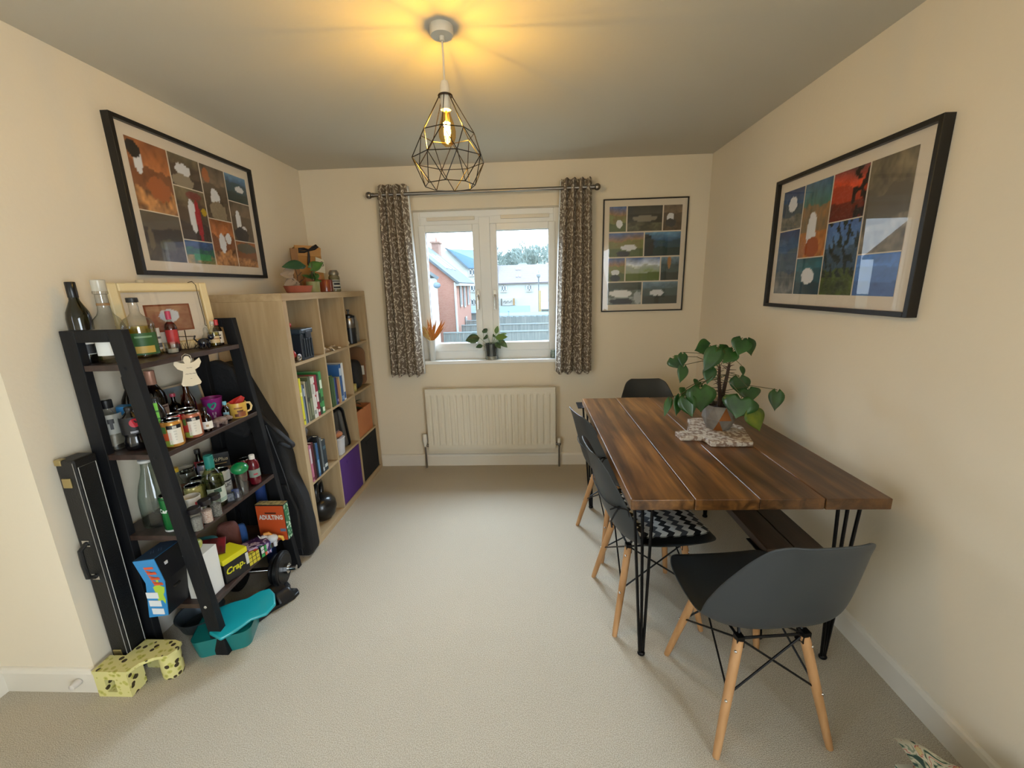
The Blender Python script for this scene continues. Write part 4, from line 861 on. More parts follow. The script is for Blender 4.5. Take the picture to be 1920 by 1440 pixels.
mb = MB(); frame_ring(mb, -.016, .016, 0, .044, .004, -.006, 0); mb.build('frame', m_frame, bpc); MB().bx(-.014, .014, -.003, -.001, .002, .042).build('print', M('mini_print', '#3d4450', .4, var=(90, '#70737a', 2)), bpc)
bottle('shot_glass', 'small clear shot glass beside the tiny blue box', 'glass', -1.338, 1.665, Z3, .045, .018, 'tumbler', G_CLEAR)
for i, (x, y, c, lab, hh) in enumerate(((-1.335, 1.422, '#6b6660', 'nearest small dark capped jar at the front edge of the third shelf', .085), (-1.338, 1.480, '#b58a78', 'dark capped jar of pink flakes at the front edge of the third shelf', .088), (-1.336, 1.530, '#4a4844', 'dark capped jar next to the teal necked wine bottle, front edge of third shelf', .085))):
    bottle('spice_jar', lab, 'jar', x, y, Z3, hh, .021, 'jar', G_CLEAR, None, ('#171216', .022, 1.08, .92, .35), (), 'small dark capped jars along the third shelf')
    o = [q for q in bpy.data.objects if q.get('label') == lab][0]
    MB().lathe([(.017, .004), (.018, .055), (0, .056)], seg=18).build('filling', M('spice_%d' % i, c, .9, var=(260, '#d8c6b8' if i == 1 else '#8b8880', 2)), o)
# ---- bottom board and things under it
bx_ = thing('game_box', 'bright blue bent cardboard game box standing upright at the near end of the bottom shelf', 'box', (0, 0, 0), 0)
pr_ = [(-1.512, Z4), (-1.432, Z4+.012), (-1.412, Z4+.165), (-1.433, Z4+.262), (-1.520, Z4+.250), (-1.490, Z4+.155)]
TXZ = lambda y0: Matrix(((1, 0, 0, 0), (0, 0, 1, y0), (0, 1, 0, 0), (0, 0, 0, 1)))
MB().prism(pr_, .125, T=TXZ(1.312)).build('carton', M('game_blue', '#2b86c4', .35), bx_)
mb = MB(); mb.prism([(-1.518, Z4+.2515), (-1.435, Z4+.2630), (-1.436, Z4+.2638), (-1.519, Z4+.2523)], .12, T=TXZ(1.314)); mb.build('top_print', plain('#1c3450', .4), bx_)
lettering(bx_, '|| ||', .03, plain('#6d8098', .5), Matrix.Translation((-1.477, 1.37, Z4+.2590)) @ Matrix.Rotation(R(-7.5), 4, 'Y') @ Matrix.Rotation(R(40), 4, 'Z'))
for k, (s_, dz, ro) in enumerate((('火', .212, -62), ('爆', .168, -78))):
    pass
zz = MB()
for k in range(7):
    a = random.uniform(-.5, .5); cx, cz = -1.463+.004*k-.00*k, Z4+.222-.0115*k
    zz.add([(cx-.020, 0, cz+.004), (cx+.018, 0, cz+.007*(-1)**k), (cx+.021, 0, cz-.002), (cx-.016, 0, cz-.006)], [(0, 1, 2, 3)])
zo = zz.build('orange_lettering', plain('#d0542c', .45), bx_); zo.location.y = 1.3108
sp_ = MB(); pts = []
for k in range(18):
    a = 2*PI*k/18; rr = .030+.010*math.sin(5*a); pts.append((-1.441+rr*.62*math.cos(a), 0, Z4+.118+rr*1.6*math.sin(a)))
sp_.add(pts, [tuple(range(18))]); so_ = sp_.build('green_splat', plain('#a9c83a', .45), bx_); so_.location.y = 1.3112
for k in range(3): q = MB().bx(-1.497+.004*(2-k)-.001, -1.450+.004*(2-k), 1.3095, 1.3108, Z4+.018+k*.036, Z4+.044+k*.036); q.build('white_sticker', plain('#d6dade', .5), bx_)
sp3_ = [(-1.4314, Z4+.012), (-1.4114, Z4+.165), (-1.4324, Z4+.262), (-1.4314, Z4+.262), (-1.4104, Z4+.165), (-1.4304, Z4+.012)]
MB().prism(sp3_, .121, T=TXZ(1.314)).build('black_side_panel', plain('#121216', .4), bx_); MB().box((-1.422, 1.345, Z4+.225), (.004, .012, .012)).build('white_dot', plain('#c9cace', .5), bx_); MB().box((-1.409, 1.355, Z4+.12), (.004, .03, .008)).build('silver_print', m_steel, bx_)
wb = thing('white_box', 'tall plain white cardboard box at the near end of the bottom shelf', 'box', (0, 0, 0)); MB().bx(-1.425, -1.338, 1.413, 1.492, Z4, Z4+.205).build('carton', plain('#d5d3cd', .55), wb, bevel=.001)
gp = thing('snack_packet', 'small green and yellow packet lying on top of the white box', 'packet', (-1.385, 1.455, Z4+.206), R(30))
MB().ball((0, 0, .022), (.018, .028, .022), 12, 8).build('packet_body', M('green_packet', '#6c8a3a', .35, var=(30, '#c7bd62', 2)), gp, smooth=1)
rb = thing('card_game', 'red and brown card game box leaning behind the white box', 'box', (-1.435, 1.565, Z4+.115), R(35)); rb.rotation_euler = (R(20), R(8), R(35))
MB().bx(-.055, .055, -.045, .045, 0, .032).build('carton', M('dark_red_print', '#7a1c22', .4, var=(24, '#3a1a14', 3)), rb, bevel=.001)
lettering(rb, '||||', .018, plain('#d8a8a0', .5), frontT(0, -.0458, .016))
bk0 = thing('card_game', 'stack box beneath the red card game on the bottom shelf', 'box', (-1.440, 1.575, Z4), R(20)); MB().bx(-.05, .05, -.04, .04, 0, .112).build('carton', plain('#1b1a1e', .6), bk0, bevel=.001)
cr_ = thing('party_game_box', 'black game box with bright yellow lid and yellow handwritten word', 'box', (0, 0, 0))
pa, pb = Vector((-1.332, 1.498, 0)), Vector((-1.300, 1.605, 0)); dv = (pb-pa).normalized(); nv = Vector((-dv.y, dv.x, 0))
ang = math.atan2(dv.y, dv.x); cr_.location = (pa.x, pa.y, Z4); cr_.rotation_euler = (0, 0, ang); L_ = (pb-pa).length
MB().bx(0, L_, 0, .105, 0, .090).build('carton', plain('#131214', .4), cr_, bevel=.001)
MB().bx(-.001, L_+.001, -.001, .106, .090, .115).build('lid', M('yellow_lid', '#cfc81c', .35), cr_, bevel=.002)
lettering(cr_, 'Crap.', .040, plain('#c9c31e', .5), frontT(L_*.44, -.0006, .052), shear=.15, bold=.0012)
MB().bx(L_-.012, L_+.0012, -.0012, 0, .03, .085).build('side_label', plain('#c9c8c2', .5), cr_)
def rubik(label, loc, rz, f1, f2, f3):
    o = thing('puzzle_cube', label, 'puzzle cube', loc, rz, 'twisty puzzle cubes on the bottom shelf'); s = .056
    MB().bx(0, s, 0, s, 0, s).build('core', plain('#0c0c0e', .35), o, bevel=.002)
    for face, cols in ((0, f1), (1, f2), (2, f3)):
        for i in range(9):
            a, b = i % 3, i//3; c = cols[i]; e = s/3; q = MB(); x0, x1, z0, z1 = a*e+.0016, (a+1)*e-.0016, b*e+.0016, (b+1)*e-.0016
            if face == 0: q.bx(x0, x1, -.0008, 0, z0, z1)
            elif face == 1: q.bx(s, s+.0008, x0, x1, z0, z1)
            else: q.bx(x0, x1, z0, z1, s, s+.0008)
            q.build('sticker', plain(c, .3), o)
y_, g2, w_2, o_2, b_2, r_2 = '#c9b830', '#2f9a4c', '#c9cdc8', '#d0603c', '#2f6cb0', '#b02c2c'
rubik('puzzle cube with yellow stickers facing the room, front of bottom shelf', (-1.309, 1.615, Z4), ang, [y_]*9, [y_, g2, w_2, g2, o_2, b_2, w_2, g2, b_2], [y_, y_, r_2, y_, o_2, g2, y_, y_, r_2])
rubik('mixed colour puzzle cube beside the yellow faced one, bottom shelf', (-1.291, 1.677, Z4), ang, [g2, o_2, b_2, w_2, g2, g2, w_2, g2, b_2], [b_2, g2, o_2]*3, [g2, r_2, y_]*3)
pp_ = thing('candy_box', 'purple and white patterned box lying behind the puzzle cubes', 'box', (-1.345, 1.690, Z4), R(52))
MB().bx(-.07, .07, -.04, .05, 0, .062).build('carton', M('purple_print', '#3a2258', .4, var=(34, '#b9a8c4', 2), ramp=(.52, .56)), pp_, bevel=.001)
lettering(pp_, 'PICKS', .034, plain('#d2c4d6', .5), Matrix.Translation((-.03, .0, .0628)) @ Matrix.Rotation(R(-6), 4, 'Z'), bold=.001)
uc = thing('toy_unicorn', 'white plastic unicorn toy in front of the orange game box', 'toy', (-1.300, 1.775, Z4), R(30))
mb = MB(); mb.ball((0, 0, .040), (.030, .020, .022), 18, 12); mb.ball((-.030, -.006, .052), (.020, .017, .019), 14, 10); mb.tube([(-.044, -.008, .062), (-.052, -.01, .08)], [.004, .001], 6)
for a, b in ((-.014, -.01), (.014, -.01), (-.014, .01), (.014, .01)): mb.tube([(a, b, .03), (a, b, .001)], [.009, .008], 8)
mb.build('body', M('white_toy', '#c9cace', .35), uc, smooth=1)
MB().tube([(-.030, 0, .072), (-.008, 0, .072), (.006, 0, .058)], [.007, .008, .004], 8).build('mane', plain('#cf8a34', .5), uc, smooth=1)
MB().tube([(.030, 0, .044), (.046, 0, .034), (.050, 0, .014)], [.006, .008, .005], 8).build('tail', plain('#d8a83c', .5), uc, smooth=1)
MB().ball((-.042, -.020, .054), .0026, 8, 6).build('eye', plain('#101014', .3), uc)
ad = thing('board_game_box', 'orange party game box with white lettering standing on the bottom shelf', 'box', (-1.390, 1.822, Z4), 0)
MB().bx(0, .145, 0, .040, 0, .198).build('carton', plain('#14181a', .45), ad)
MB().bx(.002, .143, -.0008, 0, .002, .192).build('front_print', plain('#bf4f24', .45), ad)
MB().bx(.145, .1458, .003, .037, .004, .192).build('side_print', M('green_side', '#2c6a44', .45, var=(60, '#b9d0b8', 2), ramp=(.55, .6)), ad)
MB().bx(0, .145, 0, .040, .198, .1986).build('top_print', M('gold_top', '#a8925a', .45, var=(50, '#5a4a28', 2)), ad)
lettering(ad, 'ADULTING', .034, plain('#ccd0ca', .5), frontT(.074, -.0012, .128), bold=.0012, xs=.72); MB().bx(.045, .103, -.0013, 0, .149, .156).build('dark_strip', plain('#2a1a14', .5), ad)
MB().bx(.112, .140, -.0014, 0, .05, .066).build('corner_print', plain('#5c6f8c', .5), ad)
for nm, lab, col, x, y, sz, tz in (('pencil_case', 'teal pouch at the back of the bottom shelf', '#2b6a6c', -1.50, 1.62, (.11, .05, .15), 20), ('leather_case', 'brown leather case behind the red card game', '#5a3026', -1.455, 1.705, (.09, .05, .175), 24), ('cloth_bag', 'crumpled blue cloth bag beside the orange game box', '#1f4a86', -1.455, 1.775, (.06, .04, .12), 40)):
    t_ = thing(nm, lab, 'pouch', (x, y, Z4), R(tz)); mb = MB().ball((0, 0, sz[2]/2), (sz[0]/2, sz[1]/2, sz[2]/2), 20, 14)
    mb.v = [Vector((math.copysign(abs(p.x/(sz[0]/2))**.45*sz[0]/2, p.x), math.copysign(abs(p.y/(sz[1]/2))**.6*sz[1]/2, p.y), sz[2]/2+math.copysign(abs((p.z-sz[2]/2)/(sz[2]/2))**.6*sz[2]/2, p.z-sz[2]/2))) for p in mb.v]
    mb.build('pouch_body', M(nm+'_cloth', col, .75, bump=(40, .5)), t_, smooth=60)
# ------------------------------------------------------------------ things on the floor by the shelf
m_case = M('case_vinyl', '#0a0a0b', .5, bump=(220, .25))
ic = thing('instrument_case', 'tall narrow black instrument case with white piping leaning by the near shelf post', 'instrument case', (-1.668, 1.278, .004))
MB().bx(0, .070, 0, .080, .0, .925).build('case_body', m_case, ic, bevel=.006)
p_ = MB(); a_, b_, c_, d_ = .010, .070, .03, .895; p_.tube([(.0715, a_, c_), (.0715, b_, c_), (.0715, b_, d_), (.0715, a_, d_)], .0011, 5, closed=True); p_.build('piping', plain('#c4c2bc', .6), ic)
MB().tube([(.066, -.001, .012), (.066, -.001, .915)], .0012, 5).build('seam_piping', plain('#8f8d88', .6), ic)
for z in (.84, .11): MB().bx(.012, .045, -.004, .001, z-.018, z+.018).build('latch', M('latch_brass', '#b9a878', .3, .9), ic, bevel=.002)
MB().tube([(.032, -.002, .60), (.032, -.026, .585), (.032, -.028, .53), (.032, -.026, .475), (.032, -.002, .46)], .008, 8).build('handle', m_case, ic, smooth=1)
for z in (.60, .46): MB().bx(.018, .046, -.003, .001, z-.012, z+.012).build('handle_loop', m_chrome, ic)
MB().bx(-.001, .025, -.002, .02, .905, .927).build('corner_cap', MATS['latch_brass'], ic, bevel=.003)
# patterned scratch house
def Mavocado():
    m = M('fruit_print_board', '#cfc67e', .6); t = m.node_tree; L = t.links.new; b = t.nodes['Principled BSDF']
    tcn = t.nodes.new('ShaderNodeTexCoord'); vo = t.nodes.new('ShaderNodeTexVoronoi'); vo.inputs['Scale'].default_value = 46; L(tcn.outputs['Object'], vo.inputs[0])
    c1 = t.nodes.new('ShaderNodeValToRGB'); c1.color_ramp.interpolation = 'CONSTANT'; e = c1.color_ramp.elements; e[0].position = 0; e[0].color = (*lin('#9a9a40'), 1); e[1].position = .38; e[1].color = (*lin('#d3cb88'), 1)
    k = e.new(.17); k.color = (*lin('#b9b35c'), 1); L(vo.outputs['Distance'], c1.inputs[0])
    se = t.nodes.new('ShaderNodeSeparateColor'); L(vo.outputs['Color'], se.inputs[0]); gt = t.nodes.new('ShaderNodeMath'); gt.operation = 'GREATER_THAN'; gt.inputs[1].default_value = .72; L(se.outputs[0], gt.inputs[0])
    lt = t.nodes.new('ShaderNodeMath'); lt.operation = 'LESS_THAN'; lt.inputs[1].default_value = .40; L(vo.outputs['Distance'], lt.inputs[0]); mu = t.nodes.new('ShaderNodeMath'); mu.operation = 'MULTIPLY'; L(gt.outputs[0], mu.inputs[0]); L(lt.outputs[0], mu.inputs[1])
    mc = t.nodes.new('ShaderNodeMix'); mc.data_type = 'RGBA'; mc.inputs[7].default_value = (*lin('#3a2f1a'), 1); L(mu.outputs[0], mc.inputs[0]); L(c1.outputs[0], mc.inputs[6]); L(mc.outputs[2], b.inputs['Base Color']); return m
m_avo = Mavocado()
ch_ = thing('cardboard_arch', 'yellow avocado print cardboard arch toy on the carpet by the wall corner', 'cardboard toy', (-1.66, 1.195, 0))
mb = MB(); hh = .118
prof = [(0, 0), (0, hh), (.135, hh), (.135, .06), (.128, .02), (.118, 0)]   # near block, x-z, hole cut as frame
mb.bx(0, .038, 0, .065, 0, hh-.012); mb.bx(.078, .130, 0, .065, 0, hh-.012); mb.bx(.038, .078, 0, .065, 0, .022); mb.bx(.038, .078, 0, .065, .078, hh-.012); mb.build('front_block', m_avo, ch_)
tp = [(-.0, -.002), (.135, -.002), (.150, .035), (.185, .060), (.232, .070), (.245, .10), (.235, .135), (.20, .145), (.075, .145), (.065, .07), (0, .07)]
MB().prism(tp, .012, z=hh-.012).build('top_panel', m_avo, ch_)
MB().lathe([(.034, 0), (.036, .01), (.036, hh-.012)], (.205, .105, 0), seg=24).build('round_leg', m_avo, ch_, smooth=1)
MB().bx(.075, .17, .125, .143, 0, hh-.012).build('rear_panel', m_avo, ch_)
# teal tub with lid, bowl, sandals
m_teal = M('teal_plastic', '#14706e', .3, coat=.2); m_tealt = M('turquoise_lid', '#1796a0', .3, coat=.3)
tl_ = thing('storage_tub', 'teal plastic tub with a turquoise lid under the bottom shelf', 'tub', (-1.345, 1.470, 0), R(20))
def rrect(w_, h_, r, n=6):
    out = []
    for cx, cy, a0 in ((w_/2-r, h_/2-r, 0), (-w_/2+r, h_/2-r, 90), (-w_/2+r, -h_/2+r, 180), (w_/2-r, -h_/2+r, 270)):
        for k in range(n+1): a = R(a0+90*k/n); out.append((cx+r*math.cos(a), cy+r*math.sin(a)))
    return out
def taper(p0, p1, z0, z1, mb, mi=0):
    n = len(p0); vs = [(x, y, z0) for x, y in p0]+[(x, y, z1) for x, y in p1]; mb.add(vs, [(i, (i+1) % n, n+(i+1) % n, n+i) for i in range(n)]+[tuple(range(n))[::-1]], mi)
mb = MB(); taper(rrect(.20, .165, .03), rrect(.225, .185, .035), 0, .085, mb); mb.prism(rrect(.222, .182, .034), .004, z=.079); mb.build('tub_body', m_teal, tl_, smooth=50)
lid_ = thing('turquoise_lid', 'loose wavy turquoise lid resting askew on the teal tub', 'lid', (-1.268, 1.478, .112), R(30)); lid_.rotation_euler = (R(5), R(-3), R(42))
lo2 = [(.135, .02), (.125, .055), (.085, .065), (.03, .058), (-.03, .072), (-.095, .078), (-.13, .05), (-.132, -.02), (-.10, -.065), (-.04, -.06), (.02, -.045), (.08, -.055), (.125, -.03)]
MB().prism([(x*.95, y*1.35) for x, y in lo2], .016).build('lid_panel', m_tealt, lid_, bevel=.007, bseg=4, smooth=50)
bw_ = thing('steel_bowl', 'dull grey metal bowl under the near end of the bottom shelf', 'bowl', (-1.505, 1.520, 0)); MB().lathe([(.035, 0), (.04, .003), (.075, .035), (.092, .09), (.095, .092), (.089, .09), (.07, .036), (0, .008)], seg=36, cap=False).build('bowl_body', M('dull_steel', '#59636a', .3, .7), bw_, smooth=1)
for i, (x, y, rz, tlt, lab) in enumerate(((-1.262, 1.640, -28, 0, 'black rubber sandal lying flat on the carpet in front of the dumbbell'), (-1.325, 1.680, -22, 0, 'black rubber sandal under the bottom shelf beside its twin'))):
    o = thing('sandal', lab, 'sandal', (x, y, 0), R(rz), 'pair of black rubber sandals')
    sole = [(.0, -.125), (.028, -.115), (.035, -.07), (.028, -.01), (.038, .05), (.043, .09), (.03, .125), (0, .135), (-.03, .12), (-.04, .08), (-.032, .02), (-.03, -.06), (-.026, -.11)]
    MB().prism(sole, .018).build('sole', M('black_rubber', '#111114', .35), o, bevel=.004, smooth=50)
    mb = MB(); mb.surf(lambda u, v: ((-.040+.08*u), .02+.075*v, .017+.040*math.sin(PI*u)), 14, 6); mb.uv = {}; mb.build('strap', MATS['black_rubber'], o, smooth=70, solid=.004)
# dumbbell with plates: axle along x
db = thing('dumbbell', 'black plate dumbbell with chrome bar end at the far end of the shelf unit', 'dumbbell', (-1.36, 1.800, .092), R(8))
mb = MB(); TX_ = Matrix.Rotation(R(90), 4, 'Y')
MB().tube([(-.20, 0, 0), (.135, 0, 0)], .013, 14).build('bar', m_chrome, db, smooth=1)
for x0, x1, r in ((.045, .078, .090), (-.165, -.13, .09), (.020, .045, .075)): MB().lathe([(.014, 0), (r*.8, 0), (r*.84, .004), (r-.006, .004), (r, .010), (r, x1-x0-.008), (r-.006, x1-x0-.003), (r*.84, x1-x0-.003), (r*.8, x1-x0), (.014, x1-x0)], seg=36, T=Matrix.Translation((x0, 0, 0)) @ TX_, cap=False).build('weight_plate', M('black_iron', '#141416', .4, .3, bump=(120, .1)), db, smooth=35)
MB().lathe([(.013, 0), (.026, 0), (.026, .018), (.013, .018)], seg=8, T=Matrix.Translation((.079, 0, 0)) @ TX_, cap=False).build('collar', m_chrome, db)
# gig bags behind the shelf
m_bag = M('nylon_bag', '#0c0c0f', .75, bump=(300, .3))
gbg = thing('guitar_bag', 'black padded guitar bag standing between the shelf unit and the oak bookcase', 'guitar bag', (0, 0, 0))
out = [(-1.64, .0), (-1.28, .0), (-1.255, .03), (-1.258, .20), (-1.275, .36), (-1.318, .50), (-1.322, .60), (-1.34, .72), (-1.41, .86), (-1.47, 1.0), (-1.52, 1.12), (-1.60, 1.14), (-1.65, 1.05), (-1.66, .5)]
MB().prism(out, .095, T=TXZ(2.028)).build('bag_body', m_bag, gbg, bevel=.022, bseg=4, smooth=60)
MB().prism([(-1.60, .06), (-1.30, .06), (-1.295, .30), (-1.34, .46), (-1.58, .46)], .02, T=TXZ(2.012)).build('front_pocket', m_bag, gbg, bevel=.009, bseg=3, smooth=60)
mb = MB(); mb.surf(lambda u, v: Vector((sm([(-1.52, 1.02), (-1.44, .90), (-1.36, .80), (-1.285, .72), (-1.262, .695), (-1.275, .675), (-1.32, .695), (-1.345, .70)], u)[0], 2.005-.01*math.sin(u*3)+.03*v, sm([(-1.52, 1.02), (-1.44, .90), (-1.36, .80), (-1.285, .72), (-1.262, .695), (-1.275, .675), (-1.32, .695), (-1.345, .70)], u)[1])), 40, 3); mb.uv = {}
mb.build('shoulder_strap', m_bag, gbg, smooth=60, solid=.006)
MB().tube([(-1.315, 2.024, .02), (-1.318, 2.022, .34), (-1.345, 2.022, .52), (-1.40, 2.022, .8)], .0028, 6).build('zip', plain('#2c2c30', .4), gbg)
gb2 = thing('black_backpack', 'black fabric bag hanging flat behind the upper shelves', 'bag', (0, 0, 0))
MB().prism([(-1.66, .80), (-1.50, .74), (-1.435, .80), (-1.44, .98), (-1.50, 1.12), (-1.58, 1.16), (-1.66, 1.14)], .05, T=TXZ(1.975)).build('bag_body', M('grey_black_canvas', '#17171a', .8, bump=(60, .4)), gb2, bevel=.016, bseg=3, smooth=60)
bb = thing('blue_yoga_mat', 'rolled blue exercise mat standing behind the lower shelves', 'exercise mat', (-1.47, 1.99, 0)); MB().lathe([(.024, 0), (.026, .004), (.026, .52), (.024, .524), (.012, .52)], seg=28).build('mat_roll', M('blue_foam', '#173a7c', .7), bb, smooth=40)

# ------------------------------------------------------------------ bookcase contents
C0, C1, C2 = celly; XF = BX1
def book(label, y, th, h, dep, col, z, xin=.002, band=None, lean=0, grp='books in the oak bookcase', pages='#cfc6b0'):
    o = thing('book', label, 'book', (XF-xin, y+th/2, z), 0, grp)
    mb = MB(); t = .0018; hw = th/2
    mb.bx(-dep, 0, -hw, -hw+t, 0, h); mb.bx(-dep, 0, hw-t, hw, 0, h); mb.bx(-t, 0, -hw+t, hw-t, 0, h); mb.build('cover', plain(col, .45), o)
    MB().bx(-dep+.004, -t, -hw+t, hw-t, .003, h-.003).build('pages', plain(pages, .9), o)
    for (a, b, c) in (band or ()): MB().bx(0, .0006, -hw*.8, hw*.8, a*h, b*h).build('spine_print', plain(c, .5), o)
    if lean: o.rotation_euler.x = R(lean)
    return o
zc = cellz[2]+.0
y = C0+.006
for th, h, col, lab, band in ((.018, .268, '#cfc834', 'slim yellow book at the left end of the book row', [(.08, .12, '#7a7a20'), (.62, .70, '#e3dfa0')]),
    (.011, .228, '#7d8a94', 'thin grey blue book beside the yellow book', ()), (.012, .226, '#2c3d52', 'thin navy book near the yellow book', [(.7, .9, '#c3c9cf')]),
    (.012, .240, '#a39a84', 'thin tan book in the cookery row', ()), (.024, .235, '#4c5244', 'dark olive book in the cookery row', [(.05, .45, '#6d7258'), (.5, .6, '#2c3028')]),
    (.028, .258, '#50563f', 'thick moss green book in the cookery row', [(.1, .5, '#7b8064')]), (.026, .244, '#cdc8bc', 'thick white book with grey specks in the cookery row', [(.1, .2, '#8a8f86'), (.6, .85, '#a8a79c')]),
    (.012, .248, '#d6d2ca', 'thin white book with red dots beside the crimson book', [(.2, .25, '#a02838'), (.5, .55, '#a02838'), (.8, .85, '#a02838')]), (.026, .252, '#8c1c34', 'crimson book with white print in the cookery row', [(.35, .6, '#d8ccc8'), (.1, .16, '#d8ccc8')]),
    (.022, .246, '#1e3a28', 'dark green book with leaf print in the cookery row', [(.2, .3, '#3f8a48'), (.55, .62, '#3f8a48')]), (.030, .262, '#3f8a4c', 'thick green and white floral book at the right end of the row', [(.05, .15, '#d3dcc8'), (.3, .4, '#1e4426'), (.6, .8, '#d3dcc8')])):
    book(lab, y, th, h, random.uniform(.19, .23), col, zc, band=band); y += th+.0026
rbx = thing('cash_tin', 'long crimson box lying behind the row of cookery books', 'box', (XF-.30, C0+.15, zc)); MB().bx(-.06, .06, -.125, .125, 0, .325).build('carton', M('crimson_card', '#8f1420', .45), rbx, bevel=.006)
y = C1+.008
for th, h, col, lab, band in ((.034, .205, '#2f4a26', 'thick dark green book at the left of the middle cell', ()), (.014, .190, '#4c6a3c', 'thin leaf green book in the middle cell', ()), (.012, .185, '#2c4a8c', 'thin blue book in the middle cell', ()), (.020, .180, '#20184c', 'deep indigo book in the middle cell', [(.1, .2, '#8a86a8')]),
    (.026, .165, '#a8744c', 'short tan book in the middle cell', ()), (.014, .175, '#b9a67c', 'short cream book beside the blue book', ()), (.034, .255, '#2c5a94', 'thick tall blue book in the middle cell', [(.7, .9, '#b9c8d6'), (.05, .15, '#7a9ac0')]), (.030, .258, '#d6d8d8', 'thick tall white book at the right of the middle cell', [(.05, .22, '#2c5a94')])):
    book(lab, y, th, h, random.uniform(.17, .22), col, zc, band=band); y += th+.0026
rb2 = thing('red_box', 'bright red box standing behind the green book in the middle cell', 'box', (XF-.27, C1+.075, zc)); MB().bx(-.04, .035, -.06, .06, 0, .265).build('carton', plain('#ab1c20', .45), rb2, bevel=.003)
rb3 = thing('tan_box', 'plain tan card box behind the blue book in the middle cell', 'box', (XF-.28, C1+.20, zc)); MB().bx(-.05, .04, -.05, .06, 0, .275).build('carton', plain('#a38c66', .6), rb3, bevel=.003)
z2_ = cellz[1]; y = C0+.008
for th, h, col, lab, band in ((.022, .225, '#b06a80', 'pink paperback at the left of the lower book row', [(.5, .9, '#c4b8bc'), (.05, .12, '#6a2c3c')]), (.022, .232, '#4a1620', 'maroon book in the lower book row', ()), (.018, .215, '#15151a', 'black book beside the maroon one', ()), (.024, .210, '#2f5a84', 'blue book in the lower book row', [(.1, .5, '#6a93b4')]),
    (.024, .245, '#17191c', 'tall black book in the lower book row', ()), (.020, .225, '#5a6064', 'grey book in the lower book row', [(.05, .15, '#b9bcc0')]), (.040, .200, '#22303a', 'thick dark teal book at the right of the lower row', [(.12, .22, '#c4c8c4'), (.7, .8, '#4a6470')])):
    book(lab, y, th, h, random.uniform(.14, .20), col, z2_, band=band, grp='books in the oak bookcase'); y += th+.003
dvd = thing('disc_case', 'flat dark disc case lying on top of the lower row of books', 'case', (XF-.10, C0+.075, z2_+.234)); MB().bx(-.07, .07, -.065, .045, 0, .014).build('case_body', plain('#16161a', .3), dvd, bevel=.002)
wv = thing('paper_cutout', 'large pale grey wavy edged card standing at the back of the lower left cell', 'card', (XF-.20, C0+.27, z2_), R(68))
pts = [(-.20, 0), (.045, 0), (.040, .05), (.055, .10), (.040, .16), (.060, .21), (.035, .26), (.025, .31), (-.02, .325), (-.12, .30), (-.2, .26)]
MB().prism(pts, .004, T=FRONT).build('card_sheet', plain('#a9aab0', .7), wv)
# middle cell, second row up: folders and boxes
dkf = thing('box_file', 'tall black box file at the left of the centre cell', 'box', (XF-.03, C1+.070, z2_)); MB().bx(-.22, 0, -.035, .035, 0, .300).build('carton', plain('#111114', .45), dkf, bevel=.002); MB().bx(.0, .001, -.025, .03, .12, .17).build('pink_print', M('pink_print', '#5a3a3c', .5, var=(60, '#8a6a66', 2)), dkf)
gyl = thing('laptop_sleeve', 'grey upright laptop sleeve with rounded corners in the centre cell', 'laptop sleeve', (XF-.06, C1+.235, z2_)); gyl.rotation_euler = (R(7), 0, R(-20))
MB().prism(rrect(.27, .285, .03), .03, T=Matrix.Translation((-.10, 0, .145)) @ FRONT).build('sleeve', M('grey_neoprene', '#4c4a46', .6), gyl, bevel=.008, smooth=50)
MB().prism(rrect(.29, .30, .03), .008, T=Matrix.Translation((-.10, .010, .152)) @ FRONT).build('edge_band', plain('#141414', .5), gyl)
org = thing('orange_pouch', 'soft orange brown purse resting on a white tub in the centre cell', 'purse', (XF-.02, C1+.085, z2_+.118)); MB().ball((-.03, 0, .022), (.045, .045, .023), 18, 10).build('purse_body', M('tan_leather', '#a5643a', .6), org, smooth=1)
wtb = thing('white_tub', 'small white plastic tub at the front of the centre cell', 'tub', (XF-.048, C1+.085, z2_)); mb = MB(); taper(rrect(.07, .07, .015), rrect(.085, .085, .02), 0, .110, mb); mb.build('tub_body', plain('#b9b9bc', .4), wtb, smooth=50, solid=.003); MB().prism(rrect(.092, .092, .022), .007, z=.110).build('lid', plain('#c9c9cc', .4), wtb)
